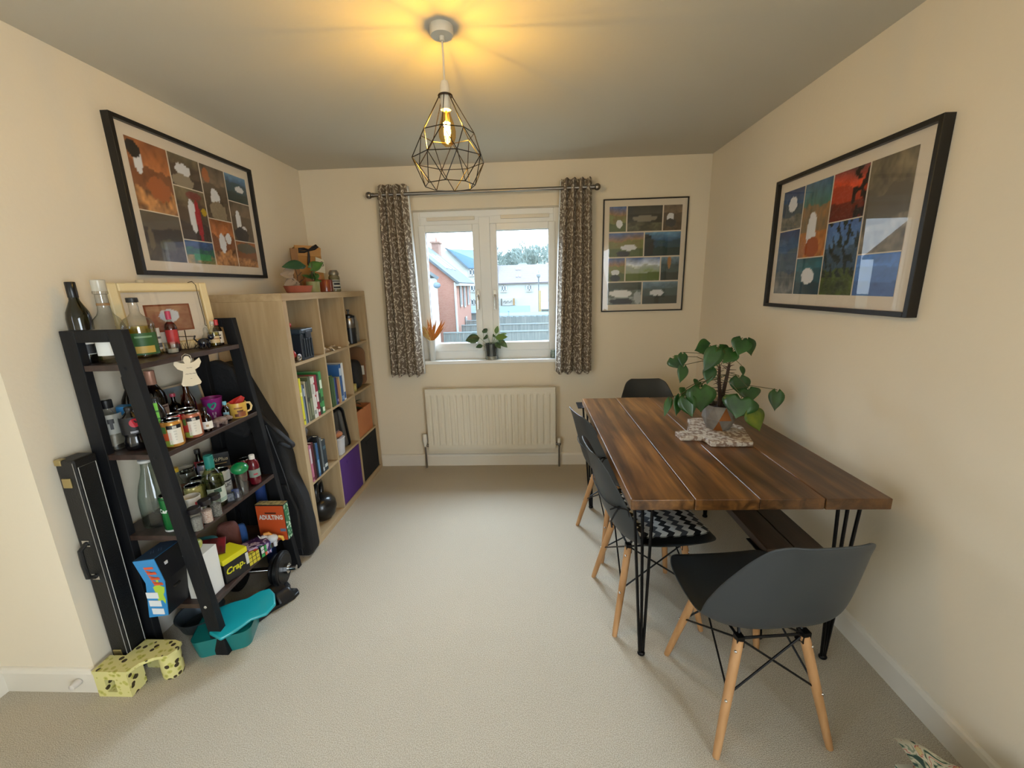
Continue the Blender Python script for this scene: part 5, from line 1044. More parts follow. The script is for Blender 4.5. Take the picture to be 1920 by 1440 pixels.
# right cell, second row up: wooden crate with leaves
m_crt = M('terracotta_card', '#b0693c', .6, var=(5, '#c07a4a', 3))
crt = thing('wooden_crate', 'orange brown box filled with dark green leaves in the right bookcase column', 'crate', (XF-.16, C2+.165, z2_))
mb = MB(); mb.bx(-.15, .145, -.15, .13, 0, .008); mb.bx(-.15, -.142, -.15, .13, .008, .205); mb.bx(.137, .145, -.15, .13, .008, .205); mb.bx(-.142, .137, -.15, -.142, .008, .205); mb.bx(-.142, .137, .122, .13, .008, .205); mb.build('crate_body', m_crt, crt)
m_leafd = M('dark_leaf', '#22381c', .45, var=(20, '#38502c', 2)); random.seed(9)
def leaf_mesh(mb, p, d, L, W_, up=(0, 0, 1), heart=False, curl=.25, droop=.15, n=8, mi=0, twist=0):
    """pointed leaf blade from base point p along d"""
    d = Vector(d).normalized(); u_ = Vector(up); s = d.cross(u_); s = s.normalized() if s.length > 1e-4 else d.orthogonal().normalized(); nn = s.cross(d).normalized()
    if twist: q = Matrix.Rotation(twist, 3, d); s = q @ s; nn = q @ nn
    vs, fs, uv = [], [], []
    for i in range(n+1):
        t = i/n
        if heart: wd = W_*.5*sm([.58, .90, 1.0, 1.0, .93, .80, .64, .46, .27, .10, .0], t); back = -.24*L
        else: wd = W_*.5*math.sin(PI*t**.8)**.9; back = 0
        for k in (-1, -.5, 0, .5, 1):
            bx2 = back*math.sin(PI*min(1, abs(k)**.9*.82))*(1-t)**3 if heart else 0
            q = Vector(p)+d*(t*L+bx2)+s*(k*wd)+nn*(curl*abs(k)**1.4*wd-droop*L*t*t); vs.append(q); uv.append((k*.5+.5, t))
    for i in range(n):
        for k in range(4): a = i*5+k; fs.append((a, a+1, a+6, a+5))
    mb.add(vs, fs, mi, uvs=uv); return mb
mb = MB()
for k in range(16):
    a = random.uniform(-.5, .9); leaf_mesh(mb, (random.uniform(-.1, .10), random.uniform(-.12, .08), .19+random.uniform(0, .02)), (random.uniform(-.1, .8), random.uniform(-.3, 1.0), random.uniform(.05, .5)), random.uniform(.10, .17), .035)
mb.uv = {}; mb.build('foliage', m_leafd, crt, smooth=60, solid=.001)
# top row: black cool box, red flask, shells, coffee press
zt = cellz[3]
cbx = thing('tool_box', 'dark blue black ribbed plastic box in the top left bookcase cell', 'box', (XF-.008, C0+.172, zt)); m_cb = M('slate_plastic', '#1c2530', .4)
MB().bx(-.27, 0, -.065, .052, 0, .150).build('box_body', m_cb, cbx, bevel=.006); MB().bx(-.275, .008, -.072, .058, .148, .178).build('lid', M('slate_lid', '#2c3a48', .4), cbx, bevel=.008)
for k in range(4): MB().bx(0, .006, -.048+k*.026, -.036+k*.026, .015, .120).build('rib', m_cb, cbx, bevel=.002)
MB().bx(.004, .013, -.03, .02, .125, .165).build('clasp', m_cb, cbx, bevel=.003)
rfl = thing('red_flask', 'red rounded flask with silver cap lying in the top left bookcase cell', 'flask', (XF-.036, C0+.062, zt+.040), R(-8))
MB().ball((-.06, 0, 0), (.07, .036, .039), 20, 14).build('flask_body', M('red_enamel', '#b02418', .3, coat=.3), rfl, smooth=1)
MB().lathe([(.0, 0), (.018, 0), (.020, .003), (.020, .02), (.014, .021), (.013, .008), (0, .006)], seg=24, T=Matrix.Translation((.002, .012, -.016)) @ TX_, cap=False).build('cap', m_chrome, rfl, smooth=40)
tpm = thing('plastic_tomato', 'small glossy red ball sitting on the ribbed box', 'ball', (XF-.12, C0+.180, zt+.178)); MB().ball((0, 0, .018), (.022, .022, .018), 18, 12).build('ball', MATS['red_enamel'], tpm, smooth=1)
m_sh = M('seashell', '#c9b59a', .45, var=(60, '#e0d5c4', 2)); random.seed(12)
for k in range(22):
    yy = C1+.02+random.uniform(0, .30); xx = XF-.02-random.uniform(0, .10); s = random.uniform(.010, .018); zz = zt
    if k in (1, 5): zz = zt
    o = thing('seashell', 'small cream seashell scattered in the top middle bookcase cell', 'seashell', (xx, yy, zz), random.uniform(0, 6), 'cream seashells scattered along the shelf')
    if k % 3: MB().surf(lambda u, v: ((math.cos(PI*u)*s*1.2*v), math.sin(PI*u)*s*1.3*v-.3*s, .001+s*.75*(1-v*v)+.06*s*math.sin(u*40)*v), 24, 5).build('shell', m_sh, o, smooth=60, solid=.0015)
    else: MB().tube([(.0, s*1.6*(1-t/8.0), s*.5) for t in range(9)], [s*.1+s*.55*(t/8.0)*(1+.2*(t % 2)) for t in range(9)], 10).build('shell', m_sh, o, smooth=60)
bsh = thing('seashell', 'large pale conch seashell at the left of the top middle cell', 'seashell', (XF-.06, C1+.035, zt), 1.0, 'big seashell'); bsh.pop('group') if 'group' in bsh else None
MB().tube([(-.045+.011*t, 0, .022) for t in range(9)], [.004, .010, .014, .019, .022, .024, .022, .014, .005], 14).build('shell', m_sh, bsh, smooth=60)
fpz = thing('coffee_press', 'black and steel coffee press in the top right bookcase cell', 'coffee press', (XF-.045, C2+.140, zt))
MB().lathe([(.040, 0), (.042, .002), (.042, .115)], seg=28).build('pot', plain('#121214', .35), fpz, smooth=1); MB().lathe([(.0415, .115), (.043, .117), (.043, .185), (.041, .188)], seg=28).build('steel_band', m_steel, fpz, smooth=1); MB().lathe([(.043, .188), (.043, .202), (.02, .212), (.006, .214), (.005, .235), (.010, .237), (.010, .248), (0, .249)], seg=24, cap=False).build('lid', plain('#141416', .3), fpz, smooth=40)
MB().tube([(.01, .043, .18), (.012, .068, .17), (.012, .070, .06), (.01, .043, .04)], .006, 8).build('handle', plain('#121214', .35), fpz, smooth=1)
wfl = thing('steel_flask', 'pale grey steel flask beside the coffee press in the top right cell', 'flask', (XF-.060, C2+.255, zt)); MB().lathe([(.030, 0), (.032, .003), (.032, .15), (.022, .17), (.020, .19), (.012, .2), (0, .201)], seg=24).build('flask_body', M('grey_enamel', '#8f8c84', .35, .3), wfl, smooth=40)
wst = thing('paper_star', 'white folded paper star at the left of the top right cell', 'paper star', (XF-.02, C2+.02, zt), .3); MB().add([(-.01, -.03, .01), (.0, .0, .045), (.01, .035, .012), (0, 0, 0), (-.02, 0, .01)], [(0, 1, 3), (1, 2, 3), (0, 1, 4), (1, 2, 4)]).build('folded_sheet', plain('#cfc8b8', .6), wst, solid=.001)
# right cell, third row up: board, black bag, yellow reel
brd = thing('wooden_board', 'round cornered wooden board standing in the right bookcase cell', 'board', (XF-.14, C2+.265, zc+.001)); brd.rotation_euler = (R(-4), 0, 0)
MB().prism(rrect(.25, .30, .05), .012, T=Matrix.Translation((0, .012, .155)) @ FRONT).build('board_panel', M('brown_board', '#6d4a30', .5, var=(4, '#7d5a3c', 3)), brd, bevel=.002)
bbg = thing('camera_bag', 'soft black bag in front of the wooden board in the right cell', 'bag', (XF-.095, C2+.150, zc), R(0)); mb = MB().ball((0, 0, .115), (.09, .065, .115), 20, 14)
mb.v = [Vector((math.copysign(abs(p.x/.09)**.5*.09, p.x), math.copysign(abs(p.y/.065)**.6*.065, p.y), .115+math.copysign(abs((p.z-.115)/.115)**.6*.115, p.z-.115))) for p in mb.v]; mb.build('bag_body', m_bag, bbg, smooth=60)
MB().bx(.03, .092, .062, .066, .10, .17).build('white_patch', plain('#c4bfb4', .6), bbg)
yrl = thing('yellow_reel', 'small yellow and black tape reel at the front of the right cell', 'reel', (XF-.03, C2+.075, zc+.030), R(20)); MB().lathe([(.012, -.012), (.029, -.012), (.030, -.008), (.030, .008), (.029, .012), (.012, .012)], seg=24, T=TX_, cap=False).build('reel', plain('#b9a860', .5), yrl, smooth=40); MB().lathe([(.011, -.013), (.011, .013)], seg=16, T=TX_).build('hub', plain('#1a1612', .5), yrl)
# kettlebell
kb = thing('kettlebell', 'black kettlebell in the bottom left bookcase cell', 'kettlebell', (XF-.10, C0+.215, cellz[0]), R(15)); m_kb = M('kettlebell_iron', '#101113', .3, .3, coat=.3)
MB().lathe([(.045, 0), (.062, .003), (.085, .03), (.097, .075), (.092, .115), (.070, .145), (.045, .158), (0, .162)], seg=36, cap=True).build('bell', m_kb, kb, smooth=50)
MB().tube([(0, -.050, .135), (0, -.066, .175), (0, -.062, .225), (0, -.035, .250), (0, 0, .255), (0, .035, .250), (0, .062, .225), (0, .066, .175), (0, .050, .135)], [.018, .016, .0155, .016, .016, .016, .0155, .016, .018], 14).build('handle', m_kb, kb, smooth=60)
# ---- on top of the bookcase
zt = BH
m_terra = M('terracotta', '#a55a44', .7, bump=(60, .1)); m_pleaf = M('plant_leaf', '#31521f', .4, var=(14, '#47702c', 3)); m_stem = M('brown_stem', '#4a3420', .7)
dsh = thing('potted_plant', 'dried grey and green plant in a low terracotta dish on the bookcase', 'plant', (-1.36, 2.46, zt), R(60))
MB().lathe([(.060, 0), (.066, .003), (.078, .038), (.081, .040), (.075, .038), (.062, .010), (0, .008)], seg=32, cap=False).build('dish', m_terra, dsh, smooth=40); MB().lathe([(.072, .028), (0, .031)], seg=24, cap=False).build('soil', plain('#2a2018', .95), dsh)
mb = MB()
for p in (((0, 0, .03), (.01, .01, .10), (-.01, .0, .165)), ((.01, 0, .06), (.05, .0, .085)), ((0, 0, .05), (-.03, .0, .08)), ((0, 0, .09), (.045, .02, .12))): mb.tube(p, .0022, 6)
mb.build('stems', m_stem, dsh)
mb = MB(); leaf_mesh(mb, (.055, .0, .162), (-1, -.1, -.06), .135, .06, up=(0, -1, .5)); leaf_mesh(mb, (.0, .0, .15), (1, .1, .15), .08, .045, up=(0, -1, .5)); mb.uv = {}; mb.build('green_leaf', M('deep_leaf', '#1f4428', .4), dsh, smooth=60, solid=.001)
mb = MB()
for (p, d, l) in (((-.02, 0, .10), (-1, 0, .1), .075), ((-.01, 0, .08), (-.9, 0, -.5), .08), ((.0, 0, .07), (-.6, 0, -.8), .055), ((-.01, 0, .13), (-1, .1, -.25), .07)): leaf_mesh(mb, p, d, l, .05, up=(0, -1, .3))
mb.uv = {}; mb.build('dried_leaf', M('dried_leaf', '#8c7a68', .8), dsh, smooth=60, solid=.001)
gpt = thing('potted_plant', 'leafy plant in a small sage green pot on top of the bookcase', 'plant', (-1.40, 2.715, zt), R(60))
MB().lathe([(.036, 0), (.038, .002), (.041, .068), (.037, .068), (.034, .05), (0, .05)], seg=28, cap=False).build('pot', M('sage_pot', '#8c8c5a', .5), gpt, smooth=40)
mb = MB(); mb.tube([(0, 0, .05), (0, 0, .10), (.01, 0, .19)], .002, 6); mb.tube([(0, 0, .05), (.03, 0, .12)], .002, 6); mb.build('stems', m_stem, gpt)
mb = MB(); random.seed(3); leaf_mesh(mb, (.005, 0, .155), (1, -.2, .45), .095, .065, heart=True, up=(0, -1, .4))
for k in range(12): a = random.uniform(0, 6.28); leaf_mesh(mb, (random.uniform(-.015, .015), 0, .065+random.uniform(0, .04)), (math.cos(a), math.sin(a), random.uniform(.0, .9)), random.uniform(.04, .065), .03, up=(0, -1, .6))
mb.uv = {}; mb.build('foliage', m_pleaf, gpt, smooth=60, solid=.001)
cnd = thing('candle_jar', 'red brown glass candle jar on top of the bookcase', 'candle', (-1.39, 2.865, zt)); MB().lathe([(.040, 0), (.046, .004), (.047, .075), (.044, .082), (.0425, .082), (.043, .01), (0, .008)], seg=32, cap=False).build('glass_jar', M('candle_glass', '#5c2016', .12, var=(9, '#8a4226', 2), stretch=(1, 1, .3)), cnd, smooth=40); MB().lathe([(.0435, .068), (.0435, .0815), (0, .0815)], seg=28, cap=False).build('rim', plain('#3a2418', .3), cnd)
sj = thing('storage_jar', 'glass jar with metal lid and black printed label on the bookcase', 'jar', (-1.39, 3.005, zt), R(50)); MB().lathe([(.034, 0), (.038, .004), (.038, .10), (.031, .115), (.031, .122)], seg=28).build('glass_body', Mglass('cloudy_glass', (.72, .72, .62), (.3, .3, .25), 1.4, .1), sj, smooth=40)
MB().lathe([(.034, .118), (.034, .132), (.030, .140), (.024, .150), (0, .151)], seg=24, cap=False).build('lid', M('aged_tin', '#8f8a80', .35, .8), sj, smooth=40); MB().lathe([(.035, .002), (.036, .095), (0, .096)], seg=24).build('filling', plain('#9a9478', .9), sj)
cyl_label(sj, .0386, .018, .082, '#c4c4b8', 60, -90, [(.1, .28, '#1c1c1e', 40), (.45, .7, '#26262a', 34), (.8, .92, '#1c1c1e', 44)])
kbg = thing('gift_bag', 'brown kraft paper bag tied with a black bow on the bookcase', 'gift bag', (-1.50, 2.915, zt), R(48)); kbg.rotation_euler = (R(-4), 0, R(48))
taperp = [(-.085, 0), (.085, 0), (.085, .30), (.062, .315), (-.07, .315), (-.088, .30)]
MB().prism(taperp, .055, T=Matrix.Translation((0, .055, 0)) @ FRONT).build('paper_bag', M('kraft_paper', '#a6763c', .8, bump=(20, .2)), kbg, bevel=.003)
MB().prism([(-.088, .315), (.064, .315), (.088, .30), (.08, .245), (-.078, .245)], .004, T=FRONT).build('folded_flap', M('kraft_flap', '#b3834a', .8), kbg)
m_rib = plain('#0c0b10', .5); mb = MB()
for P in ([(0, -.012, .285), (-.03, -.016, .29), (-.062, -.012, .287), (-.064, -.010, .270), (-.03, -.012, .270), (0, -.012, .28)], [(0, -.012, .285), (.03, -.016, .302), (.055, -.012, .315), (.066, -.01, .310), (.04, -.012, .292), (0, -.012, .28)], [(0, -.010, .285), (-.004, -.010, .24), (-.012, -.008, .19), (-.006, -.007, .165)]): mb.tube(P, [.004, .009, .010, .008, .007, .004] if len(P) == 6 else [.004, .008, .009, .002], 8)
mb.build('ribbon_bow', m_rib, kbg, smooth=1)
MB().prism([(.03, .14), (.092, .13), (.095, .22), (.04, .24)], .003, T=Matrix.Translation((0, -.006, 0)) @ FRONT).build('gift_tag', M('tag_card', '#c9bfa4', .7), kbg); lettering(kbg, '18', .05, plain('#4a4030', .6), frontT(.066, -.0098, .19, 0, R(6)))
wdd = thing('pine_board', 'narrow pine board standing behind the kraft paper bag', 'board', (-1.56, 2.83, zt), R(50)); MB().bx(-.022, .022, 0, .012, 0, .29).build('slat', M('warm_pine', '#8c6238', .6), wdd, bevel=.001)
oli = thing('orange_card', 'low orange card box between the candle and the kraft bag', 'box', (-1.455, 2.82, zt), R(45)); MB().bx(-.05, .05, -.03, .03, 0, .11).build('carton', plain('#a8683a', .6), oli, bevel=.002)
# ------------------------------------------------------------------ window sill things
zs = WZ0+.012
vs_ = thing('bud_vase', 'tall white vase of dried orange grasses at the left of the window sill', 'vase', (-.785, 3.295, zs), 0)
MB().lathe([(.022, 0), (.024, .003), (.026, .08), (.030, .150), (.033, .165), (.031, .165), (.024, .08), (0, .02)], seg=28, cap=False).build('vase_body', M('white_ceramic', '#d3d6d4', .35), vs_, smooth=40)
random.seed(21); mb = MB(); mo = MB()
for k in range(19):
    a = R(-42+84*k/18+random.uniform(-5, 5)); l = random.uniform(.13, .20); d = (math.sin(a), random.uniform(-.2, .2), math.cos(a))
    leaf_mesh(mb if k > 5 else mo, (math.sin(a)*.012, 0, .155), d, l, .018, up=(0, -1, .1), curl=.05, droop=.0)
mb.uv = {}; mo.uv = {}; mb.build('dried_blades', M('rust_blade', '#b4702a', .7), vs_, smooth=60, solid=.001); mo.build('pale_blades', M('straw_blade', '#c9a868', .7), vs_, smooth=60, solid=.001)
mb = MB()
for k in range(26):
    a = random.uniform(-1.2, -.1); l = random.uniform(.03, .125); mb.ball((math.sin(a)*l, random.uniform(-.02, .02), .165+math.cos(a)*l*1.1-.03*(l > .1)), random.uniform(.003, .007), 8, 6)
mb.build('seed_heads', M('seed_pink', '#c08a68', .8), vs_, smooth=1)
# prayer plant in a clear pot
sp2 = thing('potted_plant', 'small prayer plant in a dark pot inside a clear cover on the window sill', 'plant', (-.302, 3.285, zs))
MB().lathe([(.050, 0), (.053, .004), (.057, .125), (.055, .125), (.051, .008), (0, .006)], seg=36, cap=False).build('clear_cover', G_CLEAR, sp2, smooth=40)
MB().lathe([(.046, .002), (.047, .028), (0, .029)], seg=28).build('pale_gravel', M('gravel', '#b4b0a0', .9, var=(150, '#8f8c80', 2)), sp2)
MB().lathe([(.040, .030), (.0475, .130), (.045, .130), (.040, .115), (0, .115)], seg=32).build('pot', M('slate_pot', '#2d3438', .6), sp2, smooth=40)
m_pl = M('prayer_leaf', '#27402a', .35, var=(30, '#4c6a44', 2)); m_pl2 = M('fresh_leaf', '#5a7a34', .4); mb = MB(); ms = MB(); m2 = MB()
LV = [((-.09, -.02, .178), (-1, -.2, -.12), .115, .085, 0), ((-.07, -.02, .118), (-.7, -.5, -.15), .06, .04, 0), ((-.035, .02, .215), (-.3, .3, .2), .06, .05, 0), ((.04, .0, .205), (.25, -.1, 1), .065, .035, 1), ((.035, -.02, .175), (1, -.2, .12), .10, .055, 1), ((.06, -.02, .16), (.9, -.3, -.75), .095, .05, 0), ((.035, -.03, .14), (.6, -.5, -.6), .07, .045, 0), ((.01, .03, .18), (.5, .5, .1), .07, .045, 0), ((-.03, .03, .17), (-.6, .6, .1), .07, .05, 0), ((.07, 0, .195), (1, 0, .2), .06, .02, 1)]
for p, d, l, w_3, c in LV:
    leaf_mesh(m2 if c else mb, p, d, l, w_3, up=(0, -1, .55), curl=.2, droop=.10); ms.tube([(p[0]*.15, 0, .115), (p[0]*.6, p[1]*.5, p[2]*.8), p], .0018, 6)
mb.uv = {}; m2.uv = {}; mb.build('leaves', m_pl, sp2, smooth=60, solid=.001); m2.build('fresh_leaves', m_pl2, sp2, smooth=60, solid=.001); ms.build('stems', plain('#8fa08a', .6), sp2, smooth=1)
sj2 = thing('glass_jar', 'tiny clear glass jar at the right end of the window sill', 'jar', (.193, 3.300, zs)); MB().lathe([(.022, 0), (.024, .003), (.024, .045), (.019, .052), (.020, .062), (.018, .062), (.017, .052), (.021, .004), (0, .004)], seg=24, cap=False).build('glass_body', G_AQUA, sj2, smooth=40); MB().lathe([(.021, .004), (.021, .03), (0, .03)], seg=20).build('water', G_LIQC, sj2)

# ------------------------------------------------------------------ table plant and board
zb = TZ+.0015
bd = thing('serving_board', 'whitewashed carved wooden cross shaped board on the dining table', 'serving board', (0, 0, zb))
P1 = [(.693, 1.904), (.696, 1.830), (.793, 1.826), (.801, 1.753), (.981, 1.748), (1.040, 1.960), (1.0, 2.02), (.905, 2.03), (.900, 2.103), (.823, 2.094), (.805, 2.02), (.775, 1.965), (.77, 1.915)]
m_ww = M('whitewashed_carving', '#8a7464', .6, var=(55, '#c9c0b4', 3), bump=(55, .6), stretch=(1, 1, 1), ramp=(.45, .55))
MB().prism(P1, .022).build('board', m_ww, bd, bevel=.003)
px_, py2 = .912, 1.945; zp = zb+.0225
tp_ = thing('potted_plant', 'large heart leaf plant in a faceted concrete pot on the dining table', 'plant', (px_, py2, zp))
# faceted pot
mbp = MB(); nb = 8; rb_ = [(.052, .058, 0), (.070, .0, .045), (.060, 0, .115)]
r0_, r1_, r2_ = .054, .076, .062
V0 = [(r0_*math.cos(2*PI*i/nb), r0_*math.sin(2*PI*i/nb), 0) for i in range(nb)]; V1 = [(r1_*math.cos(2*PI*(i+.5)/nb), r1_*math.sin(2*PI*(i+.5)/nb), .055) for i in range(nb)]; V2 = [(r1_*.90*math.cos(2*PI*i/nb), r1_*.90*math.sin(2*PI*i/nb), .118) for i in range(nb)]
fs, mi = [], []
for i in range(nb):
    j = (i+1) % nb; fs += [(i, j, nb+i), (nb+i, j, nb+j), (nb+i, nb+j, 2*nb+j), (nb+i, 2*nb+j, 2*nb+i)]; mi += [1 if i in (5,) else 0, 0, 1 if i in (5, 1) else 0, 0]
mbp.add(V0+V1+V2, fs); mbp.mi = mi; mbp.add(V0, [tuple(range(nb))[::-1]])
in_ = [(r1_*.82*math.cos(2*PI*i/nb), r1_*.82*math.sin(2*PI*i/nb), .118) for i in range(nb)]; in2 = [(x, y, .10) for x, y, z in in_]
mbp.add(V2+in_+in2, [(i, (i+1) % nb, nb+(i+1) % nb, nb+i) for i in range(nb)]+[(nb+i, nb+(i+1) % nb, 2*nb+(i+1) % nb, 2*nb+i) for i in range(nb)])
mbp.build('pot', [M('concrete', '#6b645c', .6, var=(20, '#7d776e', 3)), M('copper_facet', '#a4683a', .35, .6)], tp_)
MB().lathe([(.060, .103), (0, .108)], seg=20, cap=False).build('soil', M('potting_soil', '#1d1512', .95, bump=(120, .8)), tp_)
O = Vector((px_, py2, zp)); tr = MB(); random.seed(5)
Tp = lambda x, y: (1020+x/3.79, 620+y/3.79)
trunks = []
for pts in ([(0, 0, .10), (-.004, 0, .17), (-.012, .005, .24), (-.012, .01, .30)], [(.008, .01, .10), (.018, .012, .18), (.028, .012, .26), (.032, .01, .31)]):
    tr.tube(pts, [.009, .009, .008, .006], 8); trunks.append(pts)
for k in range(60):
    pts = random.choice(trunks); t = random.uniform(0, 2.9); i = int(t); f = t-i; a = random.uniform(0, 6.28); p = Vector(pts[i]).lerp(Vector(pts[i+1]), f); l = random.uniform(.015, .045)
    q = p+Vector((math.cos(a)*l, math.sin(a)*l, random.uniform(-.015, .02))); tr.tube([p, q], [.0022, .0009], 5)
tr.build('trunk', M('dark_bark', '#3c2a1c', .8, bump=(80, .4)), tp_, smooth=1)
# leaves: base and tip measured in the photo, with a depth for each
LF2 = [((1180, 110), (1075, 140), 1.97, .085, 0), ((1235, 125), (1137, 290), 1.88, .085, 0), ((1235, 110), (1285, 190), 1.98, .09, 0), ((1350, 140), (1275, 230), 1.93, .075, 0), ((1410, 55), (1380, 175), 1.93, .095, 0), ((1440, 60), (1475, 175), 1.98, .08, 0),
       ((915, 190), (965, 270), 1.93, .075, 0), ((985, 160), (985, 255), 1.90, .045, 0), ((992, 250), (968, 370), 1.88, .055, 0), ((1185, 260), (1160, 380), 1.90, .06, 0), ((1100, 360), (1080, 400), 1.97, .055, 0), ((1110, 395), (1118, 575), 1.82, .15, 0),
       ((1010, 415), (985, 470), 1.92, .06, 0), ((1000, 465), (1055, 612), 1.80, .085, 0), ((965, 460), (940, 605), 1.84, .055, 0), ((895, 480), (855, 610), 1.86, .035, 0), ((1385, 325), (1400, 460), 1.98, .10, 0), ((1405, 255), (1418, 320), 1.95, .03, 0),
       ((1405, 470), (1365, 620), 1.82, .15, 0), ((1450, 410), (1480, 500), 1.90, .10, 0), ((1470, 560), (1535, 712), 1.80, .105, 1), ((1655, 425), (1640, 568), 1.97, .07, 0)]
m_heart = M('heart_leaf', '#1a3d19', .30, var=(16, '#2b5722', 3), coat=.15); m_yel = M('yellowing_leaf', '#6f7a14', .4, var=(14, '#3f5a18', 3)); stm = MB()
for k, (b_, t_, Yd, wdt, c) in enumerate(LF2):
    base = at(*Tp(*b_), Yd)-O; tip = at(*Tp(*t_), Yd-.03)-O; d = tip-base; L = d.length
    mb = MB(); leaf_mesh(mb, base+d*.12, d, L*.92, wdt, up=(.25*((k % 3)-1), -1, .35), heart=True, curl=.10, droop=.04, n=12); mb.uv = {}
    mb.build('leaf', m_yel if c else m_heart, tp_, smooth=60, solid=.0012)
    tk = trunks[k % 2]; s0 = Vector(tk[1 if base.z < .18 else 2 if base.z < .26 else 3]); mid = (s0+base)*.5+Vector((0, 0, .025)); stm.tube([s0, mid, base+Vector((0, 0, .004)), base+d*.13], .0016, 6)
stm.build('stalks', M('leaf_stalk', '#4a4a22', .6), tp_, smooth=1)
# ------------------------------------------------------------------ bag on the carpet, lower right corner
fb = thing('floral_bag', 'folded floral fabric bag on the carpet in the lower right corner of the picture', 'bag', (0, 0, 0))
def Mfloral():
    m = M('floral_cotton', '#b9b6a8', .85); t = m.node_tree; L = t.links.new; b = t.nodes['Principled BSDF']; tcn = t.nodes.new('ShaderNodeTexCoord'); n = t.nodes.new('ShaderNodeTexNoise'); n.inputs['Scale'].default_value = 24; n.inputs['Distortion'].default_value = 1.4; L(tcn.outputs['Object'], n.inputs[0])
    cr = t.nodes.new('ShaderNodeValToRGB'); e = cr.color_ramp.elements; cr.color_ramp.interpolation = 'CONSTANT'; e[0].color = (*lin('#2f4a42'), 1); e[1].position = .42; e[1].color = (*lin('#8f9a84'), 1)
    for p, c in ((.47, '#c9c4b0'), (.58, '#b9605c'), (.62, '#c9b98a')): k = e.new(p); k.color = (*lin(c), 1)
    L(n.outputs['Fac'], cr.inputs[0]); L(cr.outputs[0], b.inputs['Base Color']); return m
a1_, a2_, a3_ = Vector((1.02, .945, .20)), Vector((1.13, .86, .20)), Vector((.985, .84, .20))
mb = MB(); mb.surf(lambda u, v: Vector((.985+.035*(1-v)+.17*u*(1-.3*v), .955-.09*u-.18*v, .015+.185*math.sin(PI/2*min(1, v*1.2+.85))*(1-.0*u)+.012*math.sin(7*u+3*v))), 14, 14); mb.uv = {}
mb.bx(.985, 1.14, .74, .90, .002, .175); mb.build('bag_body', Mfloral(), fb, smooth=60)
wt = thing('white_cloth', 'crumpled white cloth beside the floral bag at the picture edge', 'cloth', (1.150, .790, 0)); MB().ball((0, 0, .10), (.055, .05, .10), 18, 12).build('cloth', M('white_cotton', '#c4cccf', .8, bump=(12, .5)), wt, smooth=60)

# ------------------------------------------------------------------ outside
GZ = -2.6
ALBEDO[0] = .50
W_ = lambda x, y: (760+x/4.5, 380+y/4.5)
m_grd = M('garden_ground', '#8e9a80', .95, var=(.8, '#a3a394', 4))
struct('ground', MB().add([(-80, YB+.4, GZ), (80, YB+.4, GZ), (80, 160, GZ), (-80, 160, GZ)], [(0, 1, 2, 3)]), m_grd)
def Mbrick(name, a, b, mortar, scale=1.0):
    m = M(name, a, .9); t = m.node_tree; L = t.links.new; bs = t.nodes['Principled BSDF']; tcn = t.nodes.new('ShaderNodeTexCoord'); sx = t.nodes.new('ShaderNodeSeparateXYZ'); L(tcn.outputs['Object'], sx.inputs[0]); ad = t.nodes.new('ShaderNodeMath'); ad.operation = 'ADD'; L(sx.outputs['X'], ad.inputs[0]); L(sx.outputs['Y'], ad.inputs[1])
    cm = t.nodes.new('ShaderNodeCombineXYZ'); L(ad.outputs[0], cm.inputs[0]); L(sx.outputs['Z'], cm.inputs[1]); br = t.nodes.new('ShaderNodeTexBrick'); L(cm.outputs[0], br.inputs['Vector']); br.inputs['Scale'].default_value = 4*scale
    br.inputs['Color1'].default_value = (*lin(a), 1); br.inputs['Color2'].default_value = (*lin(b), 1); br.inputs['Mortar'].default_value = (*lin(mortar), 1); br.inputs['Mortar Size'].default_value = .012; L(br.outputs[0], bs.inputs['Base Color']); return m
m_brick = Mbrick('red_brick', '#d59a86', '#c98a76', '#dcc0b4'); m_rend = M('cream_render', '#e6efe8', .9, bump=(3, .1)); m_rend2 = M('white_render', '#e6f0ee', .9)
def Mtiles(name, a, b, s=3.2):
    m = M(name, a, .8); t = m.node_tree; L = t.links.new; bs = t.nodes['Principled BSDF']; tcn = t.nodes.new('ShaderNodeTexCoord'); wv_ = t.nodes.new('ShaderNodeTexWave'); wv_.bands_direction = 'Z'; wv_.inputs['Scale'].default_value = s; L(tcn.outputs['Object'], wv_.inputs[0]); cr = t.nodes.new('ShaderNodeValToRGB'); e = cr.color_ramp.elements; e[0].color = (*lin(a), 1); e[1].color = (*lin(b), 1); e[0].position = .1; e[1].position = .5; L(wv_.outputs['Fac'], cr.inputs[0]); L(cr.outputs[0], bs.inputs['Base Color']); return m
m_slate = M('grey_slate', '#66767e', .7, var=(2, '#75868e', 3)); m_blues = M('blue_slate', '#6f9fc4', .7, var=(1, '#7aa9cc', 2)); m_redt = Mtiles('brown_tiles', '#8f8894', '#a8a0a8', 2.4)
m_wing = M('house_window', '#6b7f8c', .2); m_whf = M('white_frame', '#eef4f4', .5)
def house_window(parent, c, w_, h_, rz=0, n=2, sill_=True):
    T = Matrix.Translation(c) @ Matrix.Rotation(rz, 4, 'Z'); mb = MB(); mb.bx(-w_/2, w_/2, -.04, .02, -h_/2, h_/2, 0, T); o = mb.build('window', m_wing, parent)
    f = MB(); 
    for i in range(n+1): x = -w_/2+w_*i/n; f.bx(x-.05, x+.05, -.07, -.03, -h_/2-.05, h_/2+.05, 0, T)
    f.bx(-w_/2, w_/2, -.07, -.03, h_/2-.05, h_/2+.05, 0, T); f.bx(-w_/2, w_/2, -.07, -.03, -h_/2-.05, -h_/2+.05, 0, T)
    if sill_: f.bx(-w_/2-.12, w_/2+.12, -.12, -.02, -h_/2-.16, -h_/2-.08, 0, T)
    f.build('frame', m_whf, o); return o
